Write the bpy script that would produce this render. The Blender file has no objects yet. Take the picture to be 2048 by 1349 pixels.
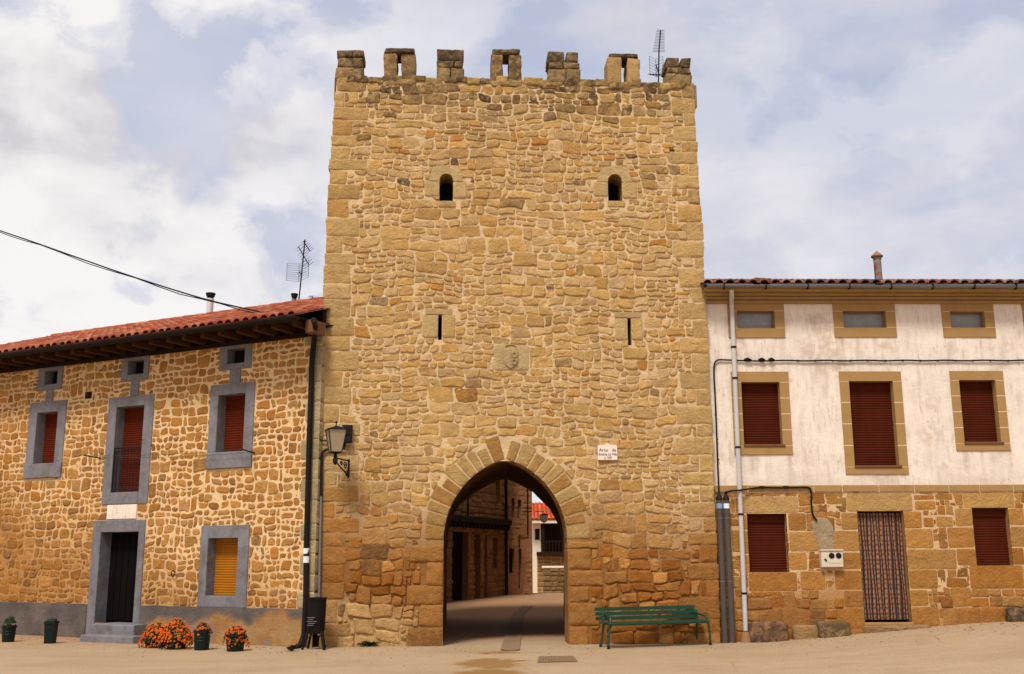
import bpy, math, random
from mathutils import Vector, noise, geometry
RAD = math.radians
SC = bpy.context.scene
COL = SC.collection

# ------------------------------------------------------------------ camera
PIT, ROL, EYE, FPX = .205655, -.0046527, 1.6, 2075.6
cam = bpy.data.cameras.new('camera'); camo = bpy.data.objects.new('camera', cam); COL.objects.link(camo)
cam.sensor_width = 36; cam.lens = FPX / 2048 * 36; cam.clip_start = .1; cam.clip_end = 2000
cp, sp, cr, sr = math.cos(PIT), math.sin(PIT), math.cos(ROL), math.sin(ROL)
FW = Vector((0, cp, sp)); U0 = Vector((0, -sp, cp)); R0 = Vector((1, 0, 0))
RT = R0 * cr + U0 * sr; UP = -R0 * sr + U0 * cr
from mathutils import Matrix
M3 = Matrix((RT, UP, -FW)).transposed()
camo.matrix_world = Matrix.Translation((0, 0, EYE)) @ M3.to_4x4()
SC.camera = camo

# ------------------------------------------------------------------ light and exposure
SC.view_settings.view_transform = 'Standard'; SC.view_settings.look = 'None'
SC.view_settings.exposure = .62; SC.view_settings.gamma = 1; SC.view_settings.use_curve_mapping = False
SUN_EL, SUN_AZ = 56, 200        # degrees: azimuth clockwise from +Y
sl = bpy.data.lights.new('sun', 'SUN'); sl.energy = 2.3; sl.angle = RAD(14); sl.color = (1, .955, .88)
so = bpy.data.objects.new('sun', sl); COL.objects.link(so)
sd = Vector((math.sin(RAD(SUN_AZ)) * math.cos(RAD(SUN_EL)), math.cos(RAD(SUN_AZ)) * math.cos(RAD(SUN_EL)), math.sin(RAD(SUN_EL))))
so.rotation_euler = sd.to_track_quat('Z', 'Y').to_euler(); so.location = (0, -5, 30)

class NT:
    """small node-tree writer"""
    def __init__(s, t): s.t = t; t.nodes.clear()
    def n(s, kind, ins=None, **kw):
        o = s.t.nodes.new(kind)
        for k, v in kw.items(): setattr(o, k, v)
        for k, v in (ins or {}).items():
            i = o.inputs[k]
            if hasattr(v, 'is_output'): s.t.links.new(v, i)
            else: i.default_value = v
        return o
    def ramp(s, fac, stops, interp='LINEAR'):
        o = s.t.nodes.new('ShaderNodeValToRGB'); e = o.color_ramp.elements; o.color_ramp.interpolation = interp
        while len(e) < len(stops): e.new(.5)
        for el, (p, c) in zip(e, stops):
            el.position = p; el.color = (c, c, c, 1) if isinstance(c, (int, float)) else (*c, 1)
        s.t.links.new(fac, o.inputs[0]); return o.outputs[0]
    def mix(s, fac, a, b, mode='MIX'):
        o = s.t.nodes.new('ShaderNodeMix'); o.data_type = 'RGBA'; o.blend_type = mode
        for i, v in ((0, fac), (6, a), (7, b)):
            if hasattr(v, 'is_output'): s.t.links.new(v, o.inputs[i])
            else: o.inputs[i].default_value = v if i == 0 else (*v, 1)
        return o.outputs[2]
    def math(s, op, a, b=0., c=0., clamp=False):
        o = s.t.nodes.new('ShaderNodeMath'); o.operation = op; o.use_clamp = clamp
        for i, v in enumerate((a, b, c)):
            if hasattr(v, 'is_output'): s.t.links.new(v, o.inputs[i])
            else: o.inputs[i].default_value = v
        return o.outputs[0]
    def noise(s, vec, scale, detail=4, rough=.55, dist=0., dim='3D'):
        return s.n('ShaderNodeTexNoise', {'Vector': vec, 'Scale': scale, 'Detail': detail, 'Roughness': rough, 'Distortion': dist}).outputs[0]

w = bpy.data.worlds.new('World'); SC.world = w; w.use_nodes = True
N = NT(w.node_tree)
sky = N.n('ShaderNodeTexSky', sky_type='NISHITA', sun_disc=False, sun_elevation=RAD(SUN_EL), sun_rotation=RAD(SUN_AZ))
tc = N.n('ShaderNodeTexCoord').outputs['Generated']
sep = N.n('ShaderNodeSeparateXYZ', {0: tc})
v1 = N.n('ShaderNodeMapping', {'Vector': tc, 'Scale': (1, 1, 1.2), 'Location': (.62, .2, .35)}).outputs[0]
v2 = N.n('ShaderNodeMapping', {'Vector': tc, 'Scale': (1, 1, 2.6), 'Location': (1.3, .7, .4), 'Rotation': (0, RAD(25), 0)}).outputs[0]
puff = N.math('ADD', N.math('MULTIPLY', N.noise(v1, 6.0, 2, .5, .1), .66), N.math('MULTIPLY', N.noise(v1, 13., 9, .6, .2), .34))
left = N.n('ShaderNodeMapRange', {'Value': sep.outputs[0], 'From Min': .02, 'From Max': -.30, 'To Min': 0., 'To Max': 1.}).outputs[0]
puffm = N.math('ADD', puff, N.math('MULTIPLY', left, .075))
puffm = N.ramp(puffm, [(.50, 0), (.53, .45), (.575, 1)], 'EASE')
puffm = N.math('MULTIPLY', puffm, N.math('MULTIPLY_ADD', left, .65, .35))
shade = N.ramp(N.math('ADD', N.math('MULTIPLY', N.noise(v2, 4.2, 5, .5), .7), N.math('MULTIPLY', N.noise(v1, 13., 6, .6, .3), .3)), [(.38, (.40, .385, .40)), (.46, (.51, .49, .485)), (.54, (.575, .55, .54))])
veil = N.ramp(N.math('ADD', N.math('MULTIPLY', N.noise(v2, 2.3, 5, .55), .75), N.math('MULTIPLY', N.noise(v2, 9., 6, .6, .4), .25)), [(.38, (.29, .32, .41)), (.48, (.385, .385, .435)), (.60, (.49, .475, .49))])
veil = N.mix(N.math('MULTIPLY', left, .65), veil, (.325, .35, .43))
cl = N.mix(puffm, veil, shade)
b1 = N.n('ShaderNodeBackground', {'Color': sky.outputs[0], 'Strength': .1})
b2 = N.n('ShaderNodeBackground', {'Color': cl, 'Strength': 1.12})
ms = N.n('ShaderNodeMixShader', {0: .93, 1: b1.outputs[0], 2: b2.outputs[0]})
N.n('ShaderNodeOutputWorld', {0: ms.outputs[0]})

# ------------------------------------------------------------------ picture calibration: pixel of the photograph -> point of a real facade plane
def ray(x, y): return FW + RT * ((x - 1024) / FPX) - UP * ((y - 674.5) / FPX)
class Plane:
    """vertical plane: u along the wall, z up, off towards the street"""
    def __init__(s, ox, oy, a):
        s.ox, s.oy, s.a = ox, oy, a
        s.d = (math.cos(a), math.sin(a)); s.n = (math.sin(a), -math.cos(a))
    def pt(s, u, z, off=0.):
        return (s.ox + s.d[0] * u + s.n[0] * off, s.oy + s.d[1] * u + s.n[1] * off, z)
    def uv(s, x, y, off=0.):
        r = ray(x, y); ox = s.ox + s.n[0] * off; oy = s.oy + s.n[1] * off
        t = (ox * s.n[0] + oy * s.n[1]) / (r[0] * s.n[0] + r[1] * s.n[1])
        return ((r[0] * t - ox) * s.d[0] + (r[1] * t - oy) * s.d[1], r[2] * t + EYE)
    def rect(s, tl, tr, bl, br, off=0.):
        a, b, c, d = (s.uv(*p, off) for p in (tl, tr, bl, br))
        return ((a[0] + c[0]) / 2, (b[0] + d[0]) / 2, (c[1] + d[1]) / 2, (a[1] + b[1]) / 2)   # u0 u1 z0 z1
    def shift(s, off, du=0.):
        p = s.pt(du, 0, off); return Plane(p[0], p[1], s.a)
def from_px(px, Y, a):
    r = ray(px, 1107); return Plane(r[0] / r[1] * Y, Y, a)
T = from_px(640, 19.0, .0560748)                    # front of the tower
TW = 7.19                                           # its width
L = from_px(640, 18.85, -.4652643)                  # facade of the rubble stone house
R = Plane(3.812, 19.527, .0230284)                  # facade of the white house
def gz(x, y):                                       # height of the ground
    t = min(max((x - 3.6) / 6.2, 0), 1); h = .36 * t * t * (3 - 2 * t) if t < 1 else .36
    if y > 44: h -= min((y - 44) * .043, 1.6)
    return h
def ground(x, y):
    r = ray(x, y); t = -EYE / r[2]
    for _ in range(6): t = (gz(r[0] * t, r[1] * t) - EYE) / r[2]
    return (r[0] * t, r[1] * t)

# ------------------------------------------------------------------ materials
def clamp(v, a=0., b=1.): return max(a, min(b, v))
MATS = {}
def mat(name, col=None, rough=.85, var=.25, vscale=6., fine=40., bump=.3, bscale=30., bdist=.01, metal=0., stain=None, spec=.10, streak=0., strokes=0.):
    """procedural surface; col None takes the per-stone colour attribute"""
    m = bpy.data.materials.new(name); m.use_nodes = True; N = NT(m.node_tree)
    co = N.n('ShaderNodeTexCoord').outputs['Object']
    if col is None:
        at = N.n('ShaderNodeAttribute', attribute_name='col'); base = at.outputs['Color']
    else:
        base = N.n('ShaderNodeRGB').outputs[0]; base.default_value = (*col, 1)
    a = N.noise(co, vscale, 5, .6, .3); f = N.noise(co, fine, 4, .65)
    k = N.math('ADD', N.math('MULTIPLY', N.math('SUBTRACT', a, .5), 2.6 * var), N.math('MULTIPLY', N.math('SUBTRACT', f, .5), 1.8 * var))
    if streak:
        vs = N.n('ShaderNodeMapping', {'Vector': co, 'Scale': (1, 1, .08)}).outputs[0]
        k = N.math('ADD', k, N.math('MULTIPLY', N.math('SUBTRACT', N.noise(vs, 14, 4, .6), .5), 2.4 * streak))
    k = N.math('ADD', k, 1., clamp=False)
    mul = N.n('ShaderNodeCombineColor', {0: k, 1: k, 2: N.math('MULTIPLY_ADD', k, .9, .1)}).outputs[0]
    c = N.mix(1., base, mul, 'MULTIPLY')
    if strokes:
        vb = N.n('ShaderNodeMapping', {'Vector': co, 'Scale': (1, 1, .22)}).outputs[0]
        st_ = N.math('MULTIPLY', N.ramp(N.noise(vb, 19, 5, .62, .3), [(.53, 0), (.66, strokes)]), N.ramp(N.noise(co, 1.3, 4, .6), [(.36, .15), (.60, 1)]))
        c = N.mix(st_, c, (.47, .345, .275))
    if stain:
        scol, sc, lo, hi = stain
        c = N.mix(N.ramp(N.noise(co, sc, 6, .62, .4), [(lo, 0), (hi, 1)]), c, scol)
    if col is None:                                    # dark lichen crust where a stone is marked as weathered
        wn = N.math('MULTIPLY', at.outputs['Alpha'], N.ramp(N.noise(co, 7, 6, .7, .6), [(.44, 1), (.70, 0)]))
        c = N.mix(N.math('MINIMUM', wn, .93), c, (.062, .042, .026))
    h = N.math('ADD', N.noise(co, bscale, 6, .65), N.math('MULTIPLY', N.noise(co, bscale * .27, 4, .6), 1.6))
    if col is None:                                    # pitting and bedding lines of the sandstone
        pit = N.n('ShaderNodeTexVoronoi', {'Vector': co, 'Scale': 55.}).outputs[0]
        h = N.math('ADD', h, N.math('MULTIPLY', N.math('MINIMUM', pit, .35), 1.2))
        bed = N.n('ShaderNodeMapping', {'Vector': co, 'Scale': (1, 1, 4)}).outputs[0]
        h = N.math('ADD', h, N.math('MULTIPLY', N.noise(bed, 7, 5, .6, .3), .35))
    bp = N.n('ShaderNodeBump', {'Strength': bump, 'Distance': bdist, 'Height': h})
    b = N.n('ShaderNodeBsdfPrincipled', {'Base Color': c, 'Roughness': rough, 'Metallic': metal, 'Normal': bp.outputs[0], 'Specular IOR Level': spec})
    N.n('ShaderNodeOutputMaterial', {0: b.outputs[0]})
    MATS[name] = m; return m
STONE = mat('tower_sandstone', None, .92, .26, 6, 42, .9, 22, .026, spec=.12)
MORT = mat('lime_mortar', None, .95, .20, 4, 60, .8, 40, .016, spec=.1)
CEM = mat('grey_cement', (.19, .178, .188), .92, .30, 1.8, 14, .6, 34, .008, spec=.08, stain=((.135, .11, .095), 2.6, .50, .72), streak=.18)
PLINTH = mat('old_cement_plinth', (.115, .092, .082), .9, .3, 2.5, 24, .4, 40, .008, stain=((.30, .175, .07), 1.7, .50, .60))
PLASTA = mat('stained_whitewash', None, .93, .12, 2.2, 34, .55, 20, .010, spec=.08, streak=.12, strokes=.65)
PLASTER = mat('whitewashed_plaster', (.76, .655, .545), .92, .12, 2.2, 34, .6, 20, .010, stain=((.50, .37, .29), 3.6, .53, .74), streak=.24)
OCHRE2 = mat('brown_sill', (.16, .075, .035), .8, .2)
OCHRE = mat('painted_sandstone', (.355, .208, .078), .85, .12, 3, 40, .2, 40, .004, stain=((.30, .15, .045), 2.2, .60, .75))
JOINT = mat('pale_pointing', (.74, .56, .38), .95, .1, 8, 40, .3, 50, .004)
SHUT = mat('oxblood_shutter', (.072, .012, .004), .75, .2, 3, 30, .05, 60, .002, spec=.06, streak=.12)
SHUT2 = mat('brick_red_shutter', (.11, .016, .005), .75, .2, 3, 30, .05, 60, .002, spec=.06, streak=.12)
BLIND = mat('ochre_blind', (.38, .135, .008), .6, .12, 3, 30, .05, 60, .002)
DARKDOOR = mat('dark_door_wood', (.004, .0022, .0016), .9, .3, 4, 30, .2, 40, .004)
TILE = mat('clay_roof_tile', None, .88, .22, 8, 40, .4, 50, .006, spec=.2)
RAFT = mat('brown_rafter', (.075, .032, .012), .85, .35, 4, 40, .4, 40, .006)
WOOD = mat('dark_eave_wood', (.020, .009, .0045), .8, .35, 4, 40, .4, 40, .006)
GUTTER = mat('brown_gutter', (.012, .007, .006), .6, .15, 5, 30, .05, 40, .002, spec=.15)
ZINC = mat('grey_zinc', (.20, .19, .19), .5, .2, 5, 40, .1, 40, .002, metal=.4)
PVC = mat('pale_pvc_pipe', (.50, .47, .44), .5, .12, 3, 30, .05, 40, .002, spec=.5)
CONDUIT = mat('grey_conduit', (.085, .066, .055), .55, .2, 3, 30, .1, 40, .002)
IRON = mat('black_iron', (.009, .008, .008), .6, .3, 8, 40, .2, 60, .002, spec=.2)
CABLE = mat('black_cable', (.012, .010, .010), .6, .2, 8, 40, .1, 60, .002)
STEEL = mat('stainless_flue', (.66, .63, .62), .38, .08, 5, 30, .05, 30, .002, metal=.25, spec=.5)
RUST = mat('rusty_flue', (.22, .19, .17), .8, .3, 6, 40, .3, 40, .004, stain=((.22, .065, .02), 4, .45, .58))
GREEN = mat('green_bench_paint', (.003, .046, .019), .5, .15, 5, 40, .06, 40, .002, spec=.5)
BIN = mat('brown_bin_metal', (.008, .0055, .005), .65, .3, 6, 40, .3, 50, .004, spec=.15)
POT = mat('dark_green_pot', (.004, .011, .008), .5, .2, 5, 30, .05, 40, .002, spec=.2)
LEAF = mat('leaf', (.018, .035, .010), .7, .4, 9, 60, .1, 60, .002)
PETAL = mat('orange_petal', (.52, .088, .006), .7, .35, 16, 60, .1, 60, .002)
BOXM = mat('cream_meter_box', (.62, .52, .40), .5, .05, 5, 30, .03, 40, .002, spec=.4)
MARBLE = mat('white_marble', (.80, .66, .56), .5, .06, 9, 40, .05, 60, .002)
INK = mat('engraved_ink', (.10, .06, .05), .7, .1)
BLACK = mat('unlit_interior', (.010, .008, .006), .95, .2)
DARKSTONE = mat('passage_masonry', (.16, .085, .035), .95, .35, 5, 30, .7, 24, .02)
FROST = mat('frosted_pane', (.23, .215, .20), .35, .3, 9, 60, .1, 30, .003, spec=.5)
GLASSL = mat('lantern_glass', (.34, .25, .16), .25, .1, 6, 30, .03, 30, .002, spec=.5)
WHITE = mat('white_sticker', (.75, .74, .74), .5, .05)
BLUE = mat('blue_sticker', (.20, .30, .55), .5, .15, 30)
RENDER = mat('tan_render', (.26, .14, .065), .9, .3, 3, 30, .5, 24, .012)
WHITEW = mat('cream_render', (.72, .60, .45), .9, .1)
ROADSTONE = mat('channel_paving', (.24, .155, .09), .9, .2, 6, 40, .4, 40, .006)
GRATE = mat('iron_grate', (.22, .14, .085), .75, .25, 8, 50, .3, 60, .004)

def curtain_mat():
    m = bpy.data.materials.new('plaid_curtain'); m.use_nodes = True; N = NT(m.node_tree)
    at = N.n('ShaderNodeAttribute', attribute_name='col')
    N.n('ShaderNodeOutputMaterial', {0: N.n('ShaderNodeBsdfPrincipled', {'Base Color': at.outputs['Color'], 'Roughness': .9}).outputs[0]})
    return m
CURT = curtain_mat()

def ground_mat():
    m = bpy.data.materials.new('dusty_concrete'); m.use_nodes = True; N = NT(m.node_tree)
    co = N.n('ShaderNodeNewGeometry').outputs['Position']
    big = N.noise(co, .55, 6, .6, .4); mid = N.noise(co, 3.2, 6, .65, .3); fin = N.noise(co, 38, 5, .7)
    c = N.ramp(big, [(.34, (.315, .205, .105)), (.52, (.375, .255, .140)), (.68, (.43, .305, .180))])
    c = N.mix(N.ramp(mid, [(.40, 0), (.72, .55)]), c, (.27, .165, .078))
    stre = N.noise(N.n('ShaderNodeMapping', {'Vector': co, 'Scale': (.5, 1.2, 1)}).outputs[0], 1.1, 7, .62, .5)
    c = N.mix(N.ramp(stre, [(.42, 0), (.66, .6)]), c, (.45, .325, .20))
    c = N.mix(N.ramp(stre, [(.30, .45), (.46, 0)]), c, (.27, .17, .085))
    c = N.mix(.5, c, N.ramp(fin, [(.3, (.22, .14, .07)), (.7, (.52, .39, .26))]))
    spk = N.n('ShaderNodeTexVoronoi', {'Vector': co, 'Scale': 7.}).outputs[0]
    c = N.mix(N.ramp(spk, [(.05, .55), (.09, 0)]), c, (.12, .07, .035))
    for sc_, th, cc in ((19., .10, (.55, .43, .29)), (31., .12, (.10, .06, .03))):
        sp_ = N.n('ShaderNodeTexVoronoi', {'Vector': co, 'Scale': sc_}).outputs[0]
        c = N.mix(N.math('MULTIPLY', N.ramp(sp_, [(th, .6), (th * 1.6, 0)]), N.ramp(N.noise(co, 1.7, 4, .6), [(.42, 0), (.62, 1)])), c, cc)
    # damp ochre puddle mark in front of the arch
    def spot(px, py, rx, ry):
        x, y = ground(px, py)
        s = N.n('ShaderNodeSeparateXYZ', {0: co})
        dx = N.math('DIVIDE', N.math('SUBTRACT', s.outputs[0], x), rx); dy = N.math('DIVIDE', N.math('SUBTRACT', s.outputs[1], y), ry)
        return N.math('SQRT', N.math('ADD', N.math('POWER', dx, 2), N.math('POWER', dy, 2)))
    wob = N.math('MULTIPLY', N.math('SUBTRACT', N.noise(co, 2.4, 6, .65, .5), .5), 2.2)
    for px, py, rx, ry in ((985, 1328, .62, .95), (1000, 1306, .52, .28), (975, 1346, .6, .5)):
        d = N.math('ADD', spot(px, py, rx, ry), wob)
        c = N.mix(N.ramp(d, [(.62, .85), (.98, 0)]), c, (.235, .118, .030))
    lane = N.n('ShaderNodeSeparateXYZ', {0: co}).outputs[1]
    lane = N.n('ShaderNodeMapRange', {'Value': N.math('ADD', lane, wob), 'From Min': 19.6, 'From Max': 21.4}).outputs[0]
    c = N.mix(N.math('MULTIPLY', lane, .8), c, (.36, .19, .095))  # warm tone of the shaded passage floor, painted into the ground colour
    # hairline cracks
    vo = N.n('ShaderNodeTexVoronoi', {'Vector': N.n('ShaderNodeMapping', {'Vector': co, 'Scale': (.28, .28, .28)}).outputs[0], 'Scale': 1., 'Randomness': 1.}, feature='DISTANCE_TO_EDGE').outputs[0]
    crk = N.math('MULTIPLY', N.ramp(vo, [(.0012, .45), (.004, 0)]), N.ramp(N.noise(co, .35, 2), [(.5, 0), (.62, 1)]))
    c = N.mix(crk, c, (.12, .07, .035))
    h = N.math('ADD', N.math('MULTIPLY', fin, .5), mid)
    bp = N.n('ShaderNodeBump', {'Strength': .55, 'Distance': .025, 'Height': h})
    b = N.n('ShaderNodeBsdfPrincipled', {'Base Color': c, 'Roughness': .93, 'Normal': bp.outputs[0], 'Specular IOR Level': .15})
    N.n('ShaderNodeOutputMaterial', {0: b.outputs[0]}); return m
GROUND = ground_mat()

# ------------------------------------------------------------------ mesh builder
class MB:
    def __init__(s): s.v = []; s.f = []; s.m = []; s.c = []
    def add(s, vs, fs, mi=0, col=(.5, .5, .5, 0)):
        o = len(s.v); s.v += [tuple(p) for p in vs]
        if len(col) == 3: col = (*col, 0)
        s.c += [col] * len(vs) if isinstance(col[0], (int, float)) else list(col)
        s.f += [tuple(i + o for i in f) for f in fs]; s.m += [mi] * len(fs)
    def build(s, name, mats, parent=None, smooth=True, auto=35):
        org = Vector((0, 0, 0)); p = parent
        while p is not None and p.parent is not None: p = p.parent
        if p is not None: org = ORG.get(p.name, org)
        me = bpy.data.meshes.new(name)
        me.from_pydata([(x - org[0], y - org[1], z - org[2]) for x, y, z in s.v], [], s.f)
        for m in (mats if isinstance(mats, (list, tuple)) else [mats]): me.materials.append(m)
        me.polygons.foreach_set('material_index', s.m)
        a = me.color_attributes.new('col', 'FLOAT_COLOR', 'POINT')
        a.data.foreach_set('color', [x for c in s.c for x in c])
        if smooth:
            me.polygons.foreach_set('use_smooth', [True] * len(me.polygons))
            if auto:
                try: me.set_sharp_from_angle(angle=RAD(auto))
                except Exception: pass
        me.update()
        o = bpy.data.objects.new(name, me); COL.objects.link(o)
        if parent is not None: o.parent = parent
        return o
    def box(s, fr, u0, u1, z0, z1, o0, o1, bev=0., mi=0, col=(.5, .5, .5, 0)):
        if bev <= 0:
            vs = [fr.pt(u, z, o) for o in (o0, o1) for (u, z) in ((u0, z0), (u1, z0), (u1, z1), (u0, z1))]
            s.add(vs, [(3, 2, 1, 0), (4, 5, 6, 7), (0, 1, 5, 4), (1, 2, 6, 5), (2, 3, 7, 6), (3, 0, 4, 7)], mi, col); return
        b = min(bev, (u1 - u0) * .45, (z1 - z0) * .45, (o1 - o0) * .45)
        rings = []
        for o, i in ((o0, b), (o0 + b, 0), (o1 - b, 0), (o1, b)):
            rings.append([fr.pt(u, z, o) for (u, z) in ((u0 + i, z0 + i), (u1 - i, z0 + i), (u1 - i, z1 - i), (u0 + i, z1 - i))])
        vs = [p for r in rings for p in r]
        fs = [(3, 2, 1, 0), (12, 13, 14, 15)]
        for k in range(3):
            for j in range(4):
                a, c = k * 4 + j, k * 4 + (j + 1) % 4; fs.append((a, c, c + 4, a + 4))
        s.add(vs, fs, mi, col)
    def tube(s, pts, r, n=8, mi=0, col=(.5, .5, .5, 0), cap=True):
        pts = [Vector(p) for p in pts]; rs = r if isinstance(r, (list, tuple)) else [r] * len(pts)
        vs = []; fs = []; ref = None
        for i, p in enumerate(pts):
            t = (pts[min(i + 1, len(pts) - 1)] - pts[max(i - 1, 0)]).normalized()
            if ref is None: ref = Vector((0, 0, 1)) if abs(t.z) < .9 else Vector((1, 0, 0))
            a = t.cross(ref)
            if a.length < 1e-5: a = t.cross(Vector((0, 1, 0)))
            a.normalize(); b = t.cross(a).normalized(); ref = -b if False else a.cross(t).normalized()
            for k in range(n):
                q = 2 * math.pi * k / n; vs.append(p + (a * math.cos(q) + ref * math.sin(q)) * rs[i])
        for i in range(len(pts) - 1):
            for k in range(n):
                k2 = (k + 1) % n; fs.append((i * n + k, i * n + k2, (i + 1) * n + k2, (i + 1) * n + k))
        if cap: fs.append(tuple(range(n - 1, -1, -1))); fs.append(tuple((len(pts) - 1) * n + k for k in range(n)))
        s.add(vs, fs, mi, col)
    def lathe(s, c, prof, n=20, mi=0, col=(.5, .5, .5, 0), rot=0., sq=(1, 1)):
        vs = []; fs = []
        for r, z in prof:
            for k in range(n):
                q = 2 * math.pi * k / n + rot; vs.append((c[0] + r * math.cos(q) * sq[0], c[1] + r * math.sin(q) * sq[1], c[2] + z))
        for i in range(len(prof) - 1):
            for k in range(n):
                k2 = (k + 1) % n; fs.append((i * n + k, i * n + k2, (i + 1) * n + k2, (i + 1) * n + k))
        fs.append(tuple(range(n - 1, -1, -1))); fs.append(tuple((len(prof) - 1) * n + k for k in range(n)))
        s.add(vs, fs, mi, col)
    def extrude_profile(s, fr, prof, u0, u1, nu=1, mi=0, col=(.5, .5, .5, 0), wob=0.):
        """profile of (off, z) points swept along u; profile runs so that faces look outwards"""
        vs = []; fs = []; n = len(prof)
        for i in range(nu + 1):
            u = u0 + (u1 - u0) * i / nu
            for (o, z) in prof:
                vs.append(fr.pt(u, z + wob * noise.noise((u * 1.3, z, 3.1)), o))
        for i in range(nu):
            for k in range(n - 1):
                a = i * n + k; fs.append((a, a + n, a + n + 1, a + 1))
        fs.append(tuple(range(n))); fs.append(tuple(nu * n + k for k in range(n - 1, -1, -1)))
        s.add(vs, fs, mi, col)

ORG = {}
def tag(o, label, cat, group=None):
    o['label'] = label; o['category'] = cat
    if group: o['group'] = group
    return o
def thing(name, label, cat, loc=(0, 0, 0), group=None):
    o = bpy.data.objects.new(name, None); COL.objects.link(o); o.location = loc
    o.empty_display_size = .2; ORG[o.name] = Vector(loc)
    return tag(o, label, cat, group)
def struct(o): o['kind'] = 'structure'; return o

# ------------------------------------------------------------------ masonry
def inset(poly, d):
    n = len(poly); out = []
    for i in range(n):
        x0, y0 = poly[i - 1]; x1, y1 = poly[i]; x2, y2 = poly[(i + 1) % n]
        ax, ay = x1 - x0, y1 - y0; bx, by = x2 - x1, y2 - y1
        la = math.hypot(ax, ay) or 1e-6; lb = math.hypot(bx, by) or 1e-6
        n1 = (-ay / la, ax / la); n2 = (-by / lb, bx / lb)
        mx, my = n1[0] + n2[0], n1[1] + n2[1]; k = mx * mx + my * my
        if k < .35: k = .35
        out.append((x1 + mx * 2 * d / k, y1 + my * 2 * d / k))
    return out
def chaikin(poly, q=.25):
    out = []; n = len(poly)
    for i in range(n):
        a, b = poly[i], poly[(i + 1) % n]
        out.append((a[0] + (b[0] - a[0]) * q, a[1] + (b[1] - a[1]) * q)); out.append((a[0] + (b[0] - a[0]) * (1 - q), a[1] + (b[1] - a[1]) * (1 - q)))
    return out
def area_per(poly):
    A = P = 0
    for i in range(len(poly)):
        x0, y0 = poly[i - 1]; x1, y1 = poly[i]; A += x0 * y1 - x1 * y0; P += math.hypot(x1 - x0, y1 - y0)
    return A / 2, P
def inside(p, poly):
    x, y = p; c = False; j = len(poly) - 1
    for i in range(len(poly)):
        xi, yi = poly[i]; xj, yj = poly[j]
        if (yi > y) != (yj > y) and x < (xj - xi) * (y - yi) / (yj - yi) + xi: c = not c
        j = i
    return c
def nearest(p, poly):
    best = None
    for i in range(len(poly)):
        a = poly[i - 1]; b = poly[i]; dx, dy = b[0] - a[0], b[1] - a[1]; l = dx * dx + dy * dy or 1e-9
        t = clamp(((p[0] - a[0]) * dx + (p[1] - a[1]) * dy) / l); q = (a[0] + dx * t, a[1] + dy * t)
        d = (q[0] - p[0]) ** 2 + (q[1] - p[1]) ** 2
        if best is None or d < best[0]: best = (d, q)
    return best[1]
def stone(mb, fr, poly, h, col, back=.03, rough=.012, mi=0, flat=0., seed=0.):
    A, P = area_per(poly)
    if A < .002 or P <= 0: return
    m = 2 * A / P; n = len(poly)
    tu, tz = random.uniform(-.5, .5) * h / max(m, .05) * .35, random.uniform(-.5, .5) * h / max(m, .05) * .35
    cu = sum(p[0] for p in poly) / n; cz = sum(p[1] for p in poly) / n
    rings = [(0., -back, 0), (0., h * (.30 + .30 * flat), .3), (.10 + .05 * (1 - flat), h * (.78 + .12 * flat), .9), (.34, h * (.98 if flat < .5 else .93), 1.), (.68, h * (1.05 if flat < .5 else .95), 1.)]
    vs = []; fs = []
    for k, (ins, o, rr) in enumerate(rings):
        pl = poly
        if ins:                                        # draw the ring in towards the middle of the stone
            pl = []
            for (u, z) in poly:
                d = math.hypot(cu - u, cz - z) or 1e-6; q = min(ins * m / d, .25 + .6 * ins); pl.append((u + (cu - u) * q, z + (cz - z) * q))
        for (u, z) in pl:
            oo = o
            if rr:
                oo += rough * rr * (noise.noise((u * 7 + seed, z * 7, 1.7)) + .6 * noise.noise((u * 17, z * 17, 5.1 + seed)))
                oo += ((u - cu) * tu + (z - cz) * tz) * rr
            vs.append(fr.pt(u, z, oo))
    for k in range(len(rings) - 1):
        for i in range(n):
            j = (i + 1) % n; fs.append((k * n + i, k * n + j, (k + 1) * n + j, (k + 1) * n + i))
    fs.append(tuple((len(rings) - 1) * n + i for i in range(n)))
    mb.add(vs, fs, mi, col)
CHIP = [1.]; RND = [0., 0.]
def same(u, z): return (u, z)
def quad_outline(u0, u1, z0, z1, jit, nseg, warp, joint, rounds=1):
    J = lambda: random.uniform(-jit, jit)
    c = [(u0 + J(), z0 + J() * .7), (u1 + J(), z0 + J() * .7), (u1 + J(), z1 + J() * .7), (u0 + J(), z1 + J() * .7)]
    if RND[1] > 0:                                     # worn corners of unequal size
        o = []
        for i in range(4):
            for j in (-1, 1):
                a, b = c[i], c[(i + j) % 4]; l = math.dist(a, b) or 1e-6; t = min(random.uniform(*RND) / l, .32); o.append((a[0] + (b[0] - a[0]) * t, a[1] + (b[1] - a[1]) * t))
        c = o; nseg = max(1, nseg - 1)
    p = []
    for i in range(len(c)):
        a, b = c[i], c[(i + 1) % len(c)]
        ns = max(nseg, round(math.hypot(b[0] - a[0], b[1] - a[1]) / .11))
        for k in range(ns): t = k / ns; p.append((a[0] + (b[0] - a[0]) * t, a[1] + (b[1] - a[1]) * t))
    if warp: p = [warp(*q) for q in p]
    p = inset(p, joint)
    for _ in range(rounds): p = chaikin(p)
    if warp:                                           # chipped, uneven edges
        e = random.random() * 90; K = CHIP[0]
        p = [(u + K * (.011 * noise.noise((u * 9, z * 9, e)) + .006 * noise.noise((u * 26, z * 26, e))), z + K * (.011 * noise.noise((u * 9, z * 9, e + 7)) + .006 * noise.noise((u * 26, z * 26, e + 9)))) for u, z in p]
    return p
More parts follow.
